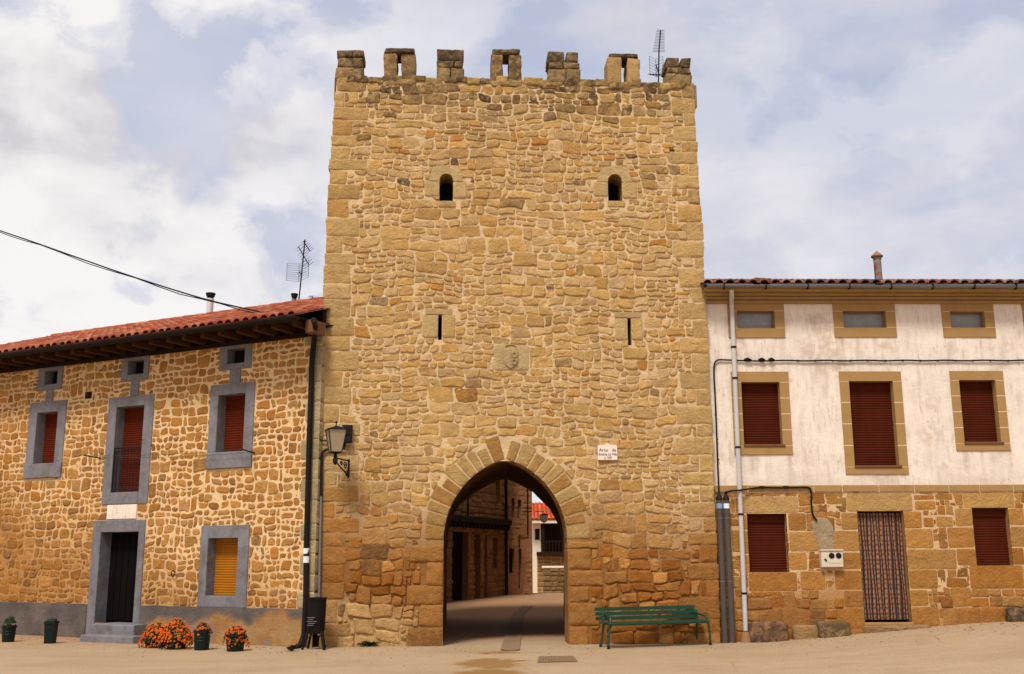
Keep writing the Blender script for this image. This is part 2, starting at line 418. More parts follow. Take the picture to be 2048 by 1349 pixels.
def rubble(u0, u1, z0, z1, lift, rowh, stw, rng):
    """irregular courses -> rectangles"""
    out = []; z = z0
    while z < z1 - 1e-3:
        H = rng.uniform(*lift)
        if z1 - (z + H) < lift[0] * .7: H = z1 - z
        u = u0
        while u < u1 - 1e-3:
            W = rng.uniform(stw[0] * 1.4, stw[1] * 2.2)
            if u1 - (u + W) < stw[0] * 1.2: W = u1 - u
            rows = max(1, round(H / rng.uniform(*rowh)))
            cuts = [rng.uniform(.7, 1.3) for _ in range(rows)]; s = sum(cuts); zz = z
            for c in cuts:
                h = H * c / s; uu = u
                while uu < u + W - 1e-3:
                    sw = clamp(rng.gauss(1.55, .55) * h, stw[0], stw[1]) * (1.25 if h < rowh[0] else 1)
                    if u + W - (uu + sw) < stw[0] * .8: sw = u + W - uu
                    out.append((uu, min(uu + sw, u + W), zz, zz + h)); uu += sw
                zz += h
            u += W
        z += H
    return out
def lay(mb, fr, rects, excl, colf, hf, jit=.015, nseg=3, warp=None, joint=.012, rounds=1, rough=.012, minA=.004, back=.03, keep=None, flat=0.):
    def outside(p):
        """clip a stone against the openings and dressed blocks; None when it does not fit"""
        for e, box in excl:
            us = [q[0] for q in p]; zs = [q[1] for q in p]
            if max(us) < box[0] or min(us) > box[1] or max(zs) < box[2] or min(zs) > box[3]: continue
            ins = [inside(q, e) for q in p]
            if all(ins): return None
            if any(ins):
                o = [q for q, i in zip(p, ins) if not i]
                if len(o) < 4: return None
                c0 = (sum(q[0] for q in o) / len(o), sum(q[1] for q in o) / len(o))
                if inside(c0, e): return None
                np_ = []
                for q, i in zip(p, ins):
                    if i:
                        lo, hi = 0., 1.
                        for _ in range(9):
                            t = (lo + hi) / 2
                            if inside((c0[0] + (q[0] - c0[0]) * t, c0[1] + (q[1] - c0[1]) * t), e): hi = t
                            else: lo = t
                        q = (c0[0] + (q[0] - c0[0]) * lo, c0[1] + (q[1] - c0[1]) * lo)
                    np_.append(q)
                p = np_
        for e, box in excl:
            us = [q[0] for q in p]; zs = [q[1] for q in p]
            if max(us) < box[0] or min(us) > box[1] or max(zs) < box[2] or min(zs) > box[3]: continue
            if any(inside(q, p) for q in e): return None
            for i in range(len(p)):
                q = ((p[i - 1][0] + p[i][0]) / 2, (p[i - 1][1] + p[i][1]) / 2)
                if inside(q, e) and math.dist(q, nearest(q, e)) > .008: return None
        A_, P_ = area_per(p)
        return p if A_ >= minA and A_ / (P_ * P_) > .022 else None
    def put(a, b, c, d, depth):
        p = outside(quad_outline(a, b, c, d, min(jit, (b - a) * .12, (d - c) * .12), nseg, warp, joint, rounds))
        if p is None:
            if depth and (b - a) * (d - c) > minA * 2.5:
                if b - a > d - c: m = (a + b) / 2; put(a, m, c, d, depth - 1); put(m, b, c, d, depth - 1)
                else: m = (c + d) / 2; put(a, b, c, m, depth - 1); put(a, b, m, d, depth - 1)
            return
        uc = sum(q[0] for q in p) / len(p); zc = sum(q[1] for q in p) / len(p)
        if keep and not keep(uc, zc): return
        stone(mb, fr, p, hf(uc, zc), colf(uc, zc), back, rough, 0, flat, seed=random.random() * 50)
    for r_ in rects: put(*r_, 3)
def exc(poly): return (poly, (min(p[0] for p in poly), max(p[0] for p in poly), min(p[1] for p in poly), max(p[1] for p in poly)))
def rpoly(u0, u1, z0, z1, g=0.): return [(u0 - g, z0 - g), (u1 + g, z0 - g), (u1 + g, z1 + g), (u0 - g, z1 + g)]
def sheet(mb, fr, outline, holes, step, offf, colf, mi=0):
    """triangulated wall skin with real openings"""
    vs = []; ed = []
    def loop(pl):
        o = len(vs); pts = []
        for i in range(len(pl)):
            a, b = pl[i], pl[(i + 1) % len(pl)]; k = max(1, int(math.hypot(b[0] - a[0], b[1] - a[1]) / step))
            pts += [(a[0] + (b[0] - a[0]) * j / k, a[1] + (b[1] - a[1]) * j / k) for j in range(k)]
        vs.extend(Vector(p) for p in pts); ed.extend((o + i, o + (i + 1) % len(pts)) for i in range(len(pts)))
    loop(outline)
    for h in holes: loop(h)
    u0, u1 = min(p[0] for p in outline), max(p[0] for p in outline); z0, z1 = min(p[1] for p in outline), max(p[1] for p in outline)
    nu, nz = int((u1 - u0) / step), int((z1 - z0) / step)
    for i in range(1, nu):
        for j in range(1, nz):
            p = (u0 + (u1 - u0) * (i + random.uniform(-.3, .3)) / nu, z0 + (z1 - z0) * (j + random.uniform(-.3, .3)) / nz)
            if inside(p, outline) and not any(inside(p, h) for h in holes): vs.append(Vector(p))
    V, E_, Fc, *_ = geometry.delaunay_2d_cdt(vs, ed, [], 0, 1e-5)
    fs = []
    for f in Fc:
        c = (sum(V[i][0] for i in f) / 3, sum(V[i][1] for i in f) / 3)
        if inside(c, outline) and not any(inside(c, h) for h in holes):
            a, b, d = (V[i] for i in f[:3])
            if (b - a).cross(d - a) < 0: f = list(reversed(f))
            fs.append(tuple(f))
    mb.add([fr.pt(v[0], v[1], offf(v[0], v[1])) for v in V], fs, mi, [(*colf(v[0], v[1]), 0) for v in V] if V else (.5, .5, .5, 0))
def nz(u, z, f=1., s=0.): return noise.noise((u * f, z * f, s))
def vary(c, k): f = 1 + random.uniform(-k, k); return tuple(x * f for x in c)
def lerp(a, b, t): return tuple(x + (y - x) * t for x, y in zip(a, b))
def reveal(mb, fr, poly, o0, o1, mi=0, col=(.4, .26, .1, 0), n=1):
    """inner faces of an opening, from the face o0 back to o1; poly counter-clockwise"""
    m = len(poly); vs = []; fs = []
    for k in range(n + 1):
        o = o0 + (o1 - o0) * k / n; vs += [fr.pt(u, z, o) for u, z in poly]
    for k in range(n):
        for i in range(m):
            j = (i + 1) % m; fs.append((k * m + j, k * m + i, (k + 1) * m + i, (k + 1) * m + j))
    mb.add(vs, fs, mi, col)

random.seed(11)
# ================================================================== GROUND
def build_ground():
    xs = sorted(set([-300, -150, -80, -40, -25] + [-18 + i * .75 for i in range(49)] + [20, 25, 40, 80, 150, 300]))
    ys = sorted(set([-300, -100, -40, -10, 0] + [5 + i * .75 for i in range(60)] + [50 + 4 * i for i in range(14)] + [110, 150, 300]))
    vs = [(x, y, gz(x, y) + (.012 * noise.noise((x * .6, y * .6, 0)) if y < 40 else 0)) for y in ys for x in xs]; n = len(xs)
    fs = [(j * n + i, j * n + i + 1, (j + 1) * n + i + 1, (j + 1) * n + i) for j in range(len(ys) - 1) for i in range(n - 1)]
    m = MB(); m.add(vs, fs); struct(m.build('ground', GROUND, auto=0))
    # paved drain channel down the middle of the passage
    m = MB(); vs = []; fs = []; a0 = ground(1020, 1302); a1 = ground(1041, 1213); K = 14
    for i in range(K + 1):
        t = i / K; x = a0[0] + (a1[0] - a0[0]) * t + (.22 * max(0, t - .7) / .3); y = a0[1] + (a1[1] - a0[1]) * t
        for s in (-.16, -.05, .05, .16): vs.append((x + s, y, gz(x, y) + .022 - (.012 if abs(s) < .1 else 0)))
    for i in range(K):
        for k in range(3): fs.append((i * 4 + k, i * 4 + k + 1, i * 4 + k + 5, i * 4 + k + 4))
    m.add(vs, fs); struct(m.build('drain_channel', ROADSTONE, auto=0))
build_ground()

# ================================================================== TOWER
tower = thing('gate_tower', 'tall square sandstone gate tower with pointed archway and battlements', 'tower', T.pt(TW / 2, 0, -4))
TB = [(0.511, 0.312, 0.115), (0.491, 0.295, 0.109), (0.518, 0.325, 0.134), (0.478, 0.295, 0.118), (0.444, 0.275, 0.115), (0.525, 0.308, 0.100), (0.484, 0.265, 0.082), (0.539, 0.348, 0.166), (0.457, 0.262, 0.091), (0.498, 0.302, 0.106), (0.511, 0.322, 0.131)]
TL_ = [(0.305, 0.114, 0.021), (0.257, 0.088, 0.015), (0.323, 0.135, 0.031), (0.285, 0.102, 0.020), (0.342, 0.155, 0.042), (0.238, 0.081, 0.015)]  # foot stones: orange staining, deepened further to paint in lens vignetting
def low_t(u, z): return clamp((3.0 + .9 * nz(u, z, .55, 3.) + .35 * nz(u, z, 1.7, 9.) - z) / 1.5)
def pale_t(u, z): return clamp((.95 + .5 * nz(u, z, .8, 13.) - z) / .5) if u < 2.4 else 0.
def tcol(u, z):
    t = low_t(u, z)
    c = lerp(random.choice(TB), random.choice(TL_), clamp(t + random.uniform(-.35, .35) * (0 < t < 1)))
    p = pale_t(u, z)
    if p > 0: c = lerp(c, (.50, .31, .125), p * .8)
    if random.random() < .018: c = (.46, .21, .05)
    c = vary(c, .10)
    wz = clamp((z - 9.85 + .9 * nz(u, z, 1.2, 2.)) / .8)
    wear = wz * random.uniform(.55, 1.1) if random.random() < .72 else wz * .15
    if z > 8.6 and random.random() < .035: wear = random.uniform(.5, .9)
    if random.random() < .02: wear = max(wear, .5)
    return (*c, wear)
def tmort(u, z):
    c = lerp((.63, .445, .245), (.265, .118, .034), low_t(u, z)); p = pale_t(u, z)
    if p > 0: c = lerp(c, (.52, .34, .15), p * .7)
    return lerp(c, (.30, .215, .13), clamp((z - 10.6) / .5) * .7)
def twarp(u, z):
    e = min(clamp(u / .5), clamp((TW - u) / .5))
    return (u + e * (.09 * nz(u, z, 1.1, 21.) + .045 * nz(u, z, 3.1, 22.) + .018 * nz(u, z, 7, 23.)), z + e * (.09 * nz(u, z, .8, 31.) + .055 * nz(u, z, 2.4, 32.) + .022 * nz(u, z, 6, 33.)))
TZ = 10.86                                            # top of the wall between merlons
def table(t, z):
    for (z0, a), (z1, b) in zip(t, t[1:]):
        if z <= z1: return a + (b - a) * clamp((z - z0) / (z1 - z0))
    return t[-1][1]
def edge_l(z): return table([(0, .03), (2, -.04), (4, -.08), (6.3, -.10), (8.3, -.085), (10.9, .02), (12, .02)], z)
def edge_r(z): return table([(0, TW + .02), (6, TW + .02), (8.5, TW), (11, TW - .05)], z)
# --- arch
AU0, AU1, ASP, AAP = 2.21, 4.455, 1.85, 3.31
AC = (AU0 + AU1) / 2; AS = (AU1 - AU0) / 2; AR_ = AAP - ASP; ARAD = (AS * AS + AR_ * AR_) / (2 * AS)
AANG = math.asin(AR_ / ARAD)
def arch_half(r, side, k=14):
    cx = AC - side * (AS - ARAD) * -1 if False else (AU1 - ARAD if side > 0 else AU0 + ARAD)
    return [(cx + side * r * math.cos(AANG * i / k), ASP + r * math.sin(AANG * i / k)) for i in range(k + 1)]
def arch_poly(g=0., zb=-.3):
    r = ARAD + g; R_ = arch_half(r, 1); L_ = arch_half(r, -1)
    R_ = [p for p in R_ if p[0] >= AC]; L_ = [p for p in L_ if p[0] <= AC]
    return [(AU0 - g, zb), (AU1 + g, zb)] + R_ + list(reversed(L_))
ARCH = arch_poly(0)
# --- windows, slits, shield
def tp(x, y): return T.uv(x, y)
W1 = T.rect((879, 348), (906, 348), (879, 403), (906, 403)); W2 = T.rect((1216, 349), (1244, 349), (1216, 403), (1244, 403))
S1 = T.rect((876.5, 630), (884, 630), (876, 680), (883.5, 680)); S2 = T.rect((1255, 637), (1262, 637), (1256, 691), (1263, 691))
SH = T.rect((988, 690), (1058, 690), (988, 741), (1058, 741))
def win_poly(w, g=0.):
    u0, u1, z0, z1 = w; u0 -= g; u1 += g; z0 -= g; c = (u0 + u1) / 2; r = (u1 - u0) / 2
    return [(u0, z0), (u1, z0)] + [(c + r * math.cos(math.pi * i / 8), z1 + g - r + r * math.sin(math.pi * i / 8)) for i in range(9)]
holes = [ARCH, win_poly(W1), win_poly(W2), rpoly(*S1), rpoly(*S2)]
fw = MB()
def offm(u, z): return -.001 + .007 * nz(u, z, 4.6, 4.) + .004 * nz(u, z, 11, 14.) + .012 * nz(u, z, .6, 6.)
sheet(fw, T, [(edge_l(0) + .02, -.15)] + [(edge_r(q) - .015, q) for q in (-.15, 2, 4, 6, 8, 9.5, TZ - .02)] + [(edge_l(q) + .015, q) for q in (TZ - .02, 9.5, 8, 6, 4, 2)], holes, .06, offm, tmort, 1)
ex = [exc(h) for h in holes[1:]]
# jamb blocks
rng = random.Random(5)
VT = .40                                               # voussoir depth
def jambs(side):
    z = -.05; k = rng.randint(0, 1)
    while z < ASP - .12:
        h = rng.uniform(.27, .42); h = min(h, ASP - .05 - z) if ASP - z - h < .2 else h
        wd = (.58 if k % 2 else .36) + rng.uniform(-.06, .08); k += 1
        a, b = (AU0 - wd, AU0) if side < 0 else (AU1, AU1 + wd)
        p = quad_outline(a, b, z, z + h, .014, 4, same, .009)
        zc = z + h / 2
        stone(arch, T, p, .03, (*vary(lerp((.48, .31, .11), (.33, .145, .036), low_t((a + b) / 2, zc)), .1), .1 if rng.random() < .8 else .4), back=.55, rough=.014)
        ex.append(exc(rpoly(a, b, z, z + h, .012))); z += h
arch = MB()
jambs(-1); jambs(1)
# voussoirs
for side in (-1, 1):
    cx = AU1 - ARAD if side > 0 else AU0 + ARAD
    n = 10; cuts = [0]
    for i in range(n): cuts.append(cuts[-1] + rng.uniform(.8, 1.25))
    cuts = [c / cuts[-1] * AANG for c in cuts]
    for i in range(n):
        a0, a1 = cuts[i] + .006, cuts[i + 1] - .006
        r1 = ARAD + VT + rng.uniform(-.09, .06); r0 = ARAD + .002
        def q(r, a):
            u, z = cx + side * r * math.cos(a), ASP + r * math.sin(a)
            return ((max(u, AC + .006) if side > 0 else min(u, AC - .006)), z)
        p = [q(r0, a0), q((r0 + r1) / 2, a0), q(r1, a0), q(r1, (a0 + a1) / 2), q(r1, a1), q((r0 + r1) / 2, a1), q(r0, a1), q(r0, (a0 + a1) / 2)]
        if area_per(p)[0] < 0: p.reverse()
        p = inset(p, .006); p = chaikin(p, .12); p = [(u + .008 * nz(u, z, 9, i + 2.), z + .008 * nz(u, z, 9, i + 40.)) for u, z in p]
        base = [(.47, .30, .11), (.45, .285, .105), (.39, .20, .055), (.48, .31, .115), (.42, .25, .08)][rng.randint(0, 4)]
        zc = p[0][1]; stone(arch, T, p, .018, (*vary(base, .09), .2), back=.5, rough=.006, flat=1)
ex.append(exc(arch_poly(VT + .02)))
# soffit behind the voussoirs
ap = arch_poly(.012); sof = ap[2:]; sof = [(AU1 + .012, -.1)] + sof + [(AU0 - .012, -.1)]
vs = []; fs = []; K = 6
dense = []
for i in range(len(sof) - 1):
    a, b = sof[i], sof[i + 1]; k = max(1, int(math.hypot(b[0] - a[0], b[1] - a[1]) / .15))
    dense += [(a[0] + (b[0] - a[0]) * j / k, a[1] + (b[1] - a[1]) * j / k) for j in range(k)]
dense.append(sof[-1])
for k in range(K + 1):
    for u, z in dense: vs.append(T.pt(u + .012 * nz(u + k, z, 3, 2.), z, -.0 - .75 * k / K))
n = len(dense)
fs = [(k * n + i + 1, k * n + i, (k + 1) * n + i, (k + 1) * n + i + 1) for k in range(K) for i in range(n - 1)]
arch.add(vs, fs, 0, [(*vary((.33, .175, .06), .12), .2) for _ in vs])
# quoins at both corners
z = -.05; k = 0
while z < TZ - .05:
    h = rng.uniform(.22, .40); h = TZ - z if TZ - z - h < .22 else h
    for side in (0, 1):
        wd = (.54 if (k + side) % 2 else .30) + rng.uniform(-.12, .14)
        zz = z + (0 if side == 0 else 0)
        j = rng.uniform(-.02, .03)
        zm_ = zz + h / 2; a, b = (edge_l(zm_) - j * .6, wd) if side == 0 else (TW - wd, edge_r(zm_) + j * .6)
        p = quad_outline(a, b, zz, zz + h, .016, 4, same, .009)
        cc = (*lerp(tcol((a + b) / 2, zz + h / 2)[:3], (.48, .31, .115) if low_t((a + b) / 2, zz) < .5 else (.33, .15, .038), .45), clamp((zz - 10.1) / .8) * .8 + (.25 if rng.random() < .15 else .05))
        stone(fw, T, p, rng.uniform(.008, .022), cc, back=.42 if (k + side) % 2 == 0 else .62, rough=.012)
        ex.append(exc(rpoly(a - .1, b, zz, zz + h, .008) if side == 0 else rpoly(a, b + .1, zz, zz + h, .008)))
    z += h; k += 1
# dressed blocks around windows / slits / shield panel
def dressed(mb, u0, u1, z0, z1, col=(.49, .33, .14), h=.022, back=.3, **kw):
    p = quad_outline(u0, u1, z0, z1, .005, 3, None, .006); stone(mb, T, p, h, (*vary(col, .06), kw.get('wear', .05)), back=back, rough=.006, flat=1)
    ex.append(exc(rpoly(u0, u1, z0, z1, .012)))
def arched_window(w, seed):
    u0, u1, z0, z1 = w; r = random.Random(seed); m = MB(); cu = (u0 + u1) / 2; rr = (u1 - u0) / 2
    zs = z1 - rr - .02
    dressed(m, u0 - .27 - r.uniform(0, .08), u0, z0 + .1, zs); dressed(m, u1, u1 + .22 + r.uniform(0, .08), z0 + .06, zs)
    # one carved head stone with a round soffit
    o = [(u1 + .0, zs)] + [(cu + rr * math.cos(math.pi * i / 10), zs + rr * math.sin(math.pi * i / 10) + .02) for i in range(11)] + [(u0, zs)]
    outer = [(u0 - .22, zs), (u0 - .13, z1 + .14), (cu, z1 + .18), (u1 + .12, z1 + .16), (u1 + .2, zs)]
    K = 13; vs = []; fs = []
    def along(pl, t):
        t *= len(pl) - 1; i = min(int(t), len(pl) - 2); f = t - i; return (pl[i][0] + (pl[i + 1][0] - pl[i][0]) * f, pl[i][1] + (pl[i + 1][1] - pl[i][1]) * f)
    inn = list(reversed(o))
    for i in range(K):
        a = along(inn, i / (K - 1)); b = along(outer, i / (K - 1))
        for (pp, oo) in ((a, -.35), (a, .02), (lerp(a, b, .5), .024), (b, .02), (b, -.02)): vs.append(T.pt(pp[0], pp[1], oo + .003 * nz(pp[0], pp[1], 9)))
    for i in range(K - 1):
        for j in range(4): a = i * 5 + j; fs.append((a, a + 5, a + 6, a + 1)[::-1])
    m.add(vs, fs, 0, (.50, .345, .155, .08)); ex.append(exc(outer + [(u1 + .2, zs), (u0 - .22, zs)][:0]))
    # bottom: v-worn sill
    dressed(m, u0 - .02, u1 + .05, z0 - .12, z0 + .01, (.46, .29, .11))
    reveal(m, T, win_poly(w), .0, -.5, 0, (.34, .22, .09, .2), 2)
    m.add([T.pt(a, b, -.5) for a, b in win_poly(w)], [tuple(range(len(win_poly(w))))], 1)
    m.build('arched_window', [STONE, BLACK], tower)
arched_window(W1, 3); arched_window(W2, 8)
def slit(w, lw, rw, top, bot):
    u0, u1, z0, z1 = w; m = MB()
    dressed(m, u0 - lw, u0, z0 + bot, z1); dressed(m, u1, u1 + rw, z0 + bot, z1, (.50, .32, .12))
    dressed(m, u0 - .25, u1 + .2, z1, z1 + top, (.46, .31, .14)); 
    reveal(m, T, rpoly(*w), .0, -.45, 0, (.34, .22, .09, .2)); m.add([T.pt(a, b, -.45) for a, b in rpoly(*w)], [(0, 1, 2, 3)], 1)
    m.build('arrow_slit', [STONE, BLACK], tower)
slit(S1, .30, .25, .12, .04); slit(S2, .24, .22, .12, .10)
# coat of arms
m = MB(); dressed(m, SH[0], SH[1], SH[2], SH[3], (.455, .325, .155), .018)
cu = (SH[0] + SH[1]) / 2 - .02; zt = SH[3] - .06; zb = SH[2] + .015; hw = .145
pl = [(cu - hw, zt), (cu - hw, zb + .13), (cu - hw * .55, zb + .055), (cu, zb), (cu + hw * .55, zb + .055), (cu + hw, zb + .13), (cu + hw, zt), (cu, zt - .03)]
stone(m, T, chaikin(pl, .12), .045, (.44, .31, .145, .1), back=0, rough=.003, flat=1)
m.tube([T.pt(cu + .10 * math.cos(math.pi * i / 8), zt + .02 + .035 * math.sin(math.pi * i / 8), .022) for i in range(9)], .012, 6, 0, (.42, .29, .13, .1))
for dz in (.10, .235):
    m.tube([T.pt(cu + .07 + .045 * math.cos(2 * math.pi * i / 12), zt - dz - .04 + .045 * math.sin(2 * math.pi * i / 12), .05) for i in range(13)], .014, 6, 0, (.44, .31, .145, .1))
m.tube([T.pt(cu, zt - .05, .045), T.pt(cu, zb + .08, .045)], .008, 6, 0, (.44, .31, .145, .1))
m.build('coat_of_arms', [STONE, BLACK], tower)
# field stones
rngT = random.Random(77)
rects = rubble(.02, TW - .02, -.05, 2.3, (.38, .62), (.16, .31), (.22, .60), rngT) + rubble(.02, TW - .02, 2.3, TZ - .14, (.34, .66), (.105, .22), (.15, .48), rngT)
RND[:] = (.008, .058); CHIP[0] = 1.25
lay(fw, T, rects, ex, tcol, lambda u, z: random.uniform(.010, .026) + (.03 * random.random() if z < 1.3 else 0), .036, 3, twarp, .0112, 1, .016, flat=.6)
RND[:] = (0., 0.); CHIP[0] = 1.
# ragged coping course between the merlons
u = .2
while u < TW - .25:
    wd = rng.uniform(.2, .46); top = TZ + rng.uniform(-.03, .07); low = TZ - .13 + rng.uniform(-.06, .02)
    p = quad_outline(u - .01, min(u + wd + .01, TW - .2), low, top, .03, 3, same, .006, 2)
    stone(fw, T.shift(rng.uniform(-.02, .015)), p, .03, (*vary((.40, .25, .09), .25), rng.choice((.2, .5, .8, 1.))), back=.45, rough=.025); u += wd
# top of parapet wall
fw.box(T, -.02, TW + .02, TZ - .5, TZ - .04, -.5, -.03, 0, 1, (.28, .19, .11, 0))
fw.build('front_wall', [STONE, MORT], tower, auto=50)
arch.build('gate_arch', [STONE], tower, auto=50)
# merlons
def merlon(x0, x1, ytop, slit_=None, seed=0, face=.6, d=.48):
    r = random.Random(seed); m = MB()
    u0 = tp(x0, ytop)[0]; u1 = tp(x1, ytop)[0]; zt = tp((x0 + x1) / 2, ytop)[1]; z0 = TZ - .08
    u0 = max(u0, -.03); u1 = min(u1, TW + .03)
    def blk(a, b, c, e, o0=-d, o1=.02, wear=.8, col=(.40, .26, .11)):
        p = quad_outline(a, b, c, e, .02, 4, same, .003)
        o1 += r.uniform(-.015, .015)
        stone(m, T.shift(o1 - .03), p, .03, (*vary(col, .15), wear), back=d - .03 + r.uniform(-.02, .02), rough=.014)
    cap = .10
    if slit_:
        s0 = tp(slit_[0], ytop + 25)[0]; s1 = tp(slit_[1], ytop + 25)[0]
        blk(u0 - .04, s0, z0, zt - cap, wear=face, col=(.42, .26, .105)); blk(s1, u1 + .04, z0, zt - cap, wear=face * 1.1, col=(.42, .26, .105))
        blk(u0 - .03, u1 + .02, zt - cap, zt, -d, .03, 1., (.30, .20, .10))
        blk(u0 - .05, u1 + .05, z0 - .1, z0 + .03, wear=.5)
    else:
        zm = z0 + (zt - z0) * r.uniform(.38, .5); c = (u0 + u1) / 2 + r.uniform(-.1, .1)
        blk(u0 - .02, c, z0, zm, wear=.6); blk(c, u1 + .02, z0, zm, wear=.7)
        zq = zm + (zt - cap - zm) * r.uniform(.5, .9); c = (u0 + u1) / 2 + r.uniform(-.12, .12)
        blk(u0, c, zm, zq, wear=.9); blk(c, u1, zm, zq, wear=.8)
        blk(u0 - .01, (u0 + u1) / 2 + r.uniform(-.05, .1), zq, zt - r.uniform(0, .02), wear=1., col=(.30, .2, .1)); blk((u0 + u1) / 2 + .05, u1 + .005, zq, zt - r.uniform(0, .025), wear=1., col=(.30, .2, .1))
    m.box(T, u0 + .02, u1 - .02, z0 - .05, z0 + .02, -d + .06, -.06, 0, 0, (.3, .2, .1, .5))
    m.build('merlon', [STONE], tower, auto=50)
merlon(675, 727, 100, None, 1); merlon(772, 829, 98, (794, 802), 2, .65); merlon(875, 926, 98, None, 3); merlon(987, 1038, 99, (1006, 1018), 4, .8)
merlon(1097, 1157, 104, None, 5); merlon(1220, 1274, 107, (1243, 1254), 6, .15); merlon(1333, 1380, 115, None, 7)
# side and back walls
TD = 8.0
LS = Plane(*T.pt(.0, 0, -TD)[:2], T.a - math.pi / 2); RS = Plane(*T.pt(TW - .08, 0, 0)[:2], T.a + math.pi / 2); BS = Plane(*T.pt(TW, 0, -TD)[:2], T.a + math.pi)
for fr in (LS, RS):
    m = MB(); sheet(m, fr, [(0, -.1), (TD, -.1), (TD, TZ - .02), (0, TZ - .02)], [], .3, lambda u, z: .01 * nz(u, z, 2, 7.), lambda u, z: tmort(u + 9, z), 1)
    lo, hi = (.0, TD - .55) if fr is LS else (.55, TD)
    lay(m, fr, rubble(lo, hi, 4.6, TZ, (.4, .7), (.18, .32), (.3, .8), rngT), [], lambda u, z: tcol(u + 9, z), lambda u, z: random.uniform(.012, .03), .02, 2, None, .012, 1)
    m.box(fr, .45, TD - .45, TZ - .6, TZ - .04, -.5, -.03, 0, 1, (.28, .19, .11, 0))
    m.build('side_wall', [STONE, MORT], tower, auto=50)
# vaulted passage: inner skin behind the portal, measured at the far mouth
PF = T.shift(-.75); PB = T.shift(-TD)
prof = [PB.uv(*q) for q in ((1127, 1225), (1128, 1160), (1128, 1100), (1119, 1055), (1100, 1019), (1065, 984), (1035, 968), (1010, 957), (978, 970), (950, 986), (920, 1010), (905, 1032), (896, 1062), (893, 1120), (893, 1225))]
prof = [(u, z if 0 < i < len(prof) - 1 else -.1) for i, (u, z) in enumerate(prof)]
dn = []
for i in range(len(prof) - 1):
    for k in range(4): t = k / 4; dn.append((prof[i][0] + (prof[i + 1][0] - prof[i][0]) * t, prof[i][1] + (prof[i + 1][1] - prof[i][1]) * t))
dn.append(prof[-1]); n = len(dn); K = 20; vs = []
pc = sum(p[0] for p in prof) / len(prof)
for k in range(K + 1):
    o = -.75 - (TD - .75) * k / K
    for (u, z) in dn:
        s = .02 * nz(u * 2 + k * .7, z * 2, 1, 3.); vs.append(T.pt(u + s, z + s, o))
fs = [(k * n + i + 1, k * n + i, (k + 1) * n + i, (k + 1) * n + i + 1) for k in range(K) for i in range(n - 1)]
m = MB(); m.add(vs, fs)
# wall between the narrower portal and the wider passage
lo = [(AU1 + .01, -.1)] + ap[2:] + [(AU0 - .01, -.1)]
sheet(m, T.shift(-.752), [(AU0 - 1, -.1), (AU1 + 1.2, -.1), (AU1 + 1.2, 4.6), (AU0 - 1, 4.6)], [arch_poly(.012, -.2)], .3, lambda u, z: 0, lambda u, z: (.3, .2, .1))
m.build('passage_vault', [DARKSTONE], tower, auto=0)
m = MB()
hb = [(TW - u, z) for (u, z) in dn]
hb = [(hb[0][0], -.2)] + hb + [(hb[-1][0], -.2)]
sheet(m, BS, [(0, -.1), (TW, -.1), (TW, TZ), (0, TZ)], [hb], .4, lambda u, z: 0, lambda u, z: tmort(u, z), 0)
m.build('back_wall', [MORT], tower, auto=0)
m = MB(); m.box(T, .02, TW - .02, TZ - .9, TZ - .7, -TD + .05, -.52, 0, 0, (.3, .2, .1, 0)); m.build('terrace_light_block', [MORT], tower)  # unseen roof slab, added to block light from above

# ================================================================== RUBBLE STONE HOUSE (left)
hl = thing('stone_house', 'two storey rubble stone house with grey window surrounds and red tiled roof', 'house', L.pt(-4, 0, -3))
LU0, LU1, LZ = -11.5, -.10, 5.62
def lrect(tl, tr, bl, br, off=0.): return L.rect(tl, tr, bl, br, off)
FR = {  # outer frame, opening
 'w1': (lrect((64, 808), (136, 799), (48, 956), (122, 956)), lrect((78, 827), (118.5, 823), (66, 928), (108, 929))),
 'w2': (lrect((221, 797), (312, 788), (203, 1009), (294, 1008)), lrect((237, 815), (292, 811), (221, 985), (277, 985))),
 'w3': (lrect((425, 772), (512.5, 763), (412, 937), (503, 936)), lrect((441, 791), (493, 787), (430, 906), (486, 904))),
 'a1': (lrect((77.5, 737), (131, 730), (77, 783), (122, 779)), lrect((91.6, 743), (117, 740), (90.6, 770), (116, 768))),
 'a2': (lrect((244, 716), (304, 709), (244, 765), (294, 760)), lrect((258, 723), (290, 719), (257, 750), (288, 748))),
 'a3': (lrect((441, 690), (509, 684), (440, 742), (500, 737)), lrect((457, 700), (491.5, 695), (455, 728), (490, 726))),
 'd': (lrect((189, 1042), (301, 1039), (175, 1240), (272, 1240)), lrect((204, 1064.5), (280.6, 1064.5), (190, 1246), (265.6, 1246))),
 'g': (lrect((406, 1050), (501.5, 1052), (394, 1214), (492, 1216)), lrect((420, 1077), (478, 1077), (410, 1192), (472, 1193))),
}
NECK = [lrect((93, 783), (108, 780), (92, 806), (107, 804)), lrect((262, 765), (279, 762), (261, 798), (278, 796)), lrect((461, 742), (483, 738), (459, 770), (481, 767))]
for k, nk in zip(('a1', 'a2', 'a3'), NECK):            # grey strips join the attic openings to the frames below
    pass
PANEL = lrect((216, 1010), (276, 1010), (214, 1039), (272, 1038))
PLZ = .655
ML = [(0.452, 0.210, 0.048), (0.476, 0.224, 0.054), (0.421, 0.190, 0.044), (0.468, 0.234, 0.067), (0.491, 0.240, 0.061), (0.437, 0.224, 0.073), (0.390, 0.163, 0.037), (0.476, 0.200, 0.042), (0.483, 0.214, 0.048)]
def llow(u, z): return clamp((2.2 - .30 * (u + 4) + .8 * nz(u, z, .5, 41.) - z) / 1.5)  # darker to the lower left: staining plus vignetting painted into the colour
def lcol(u, z):
    c = lerp(random.choice(ML), (.31, .125, .028), llow(u, z) * random.uniform(.2, .8)); return (*vary(c, .13), .12 if random.random() < .85 else .45)
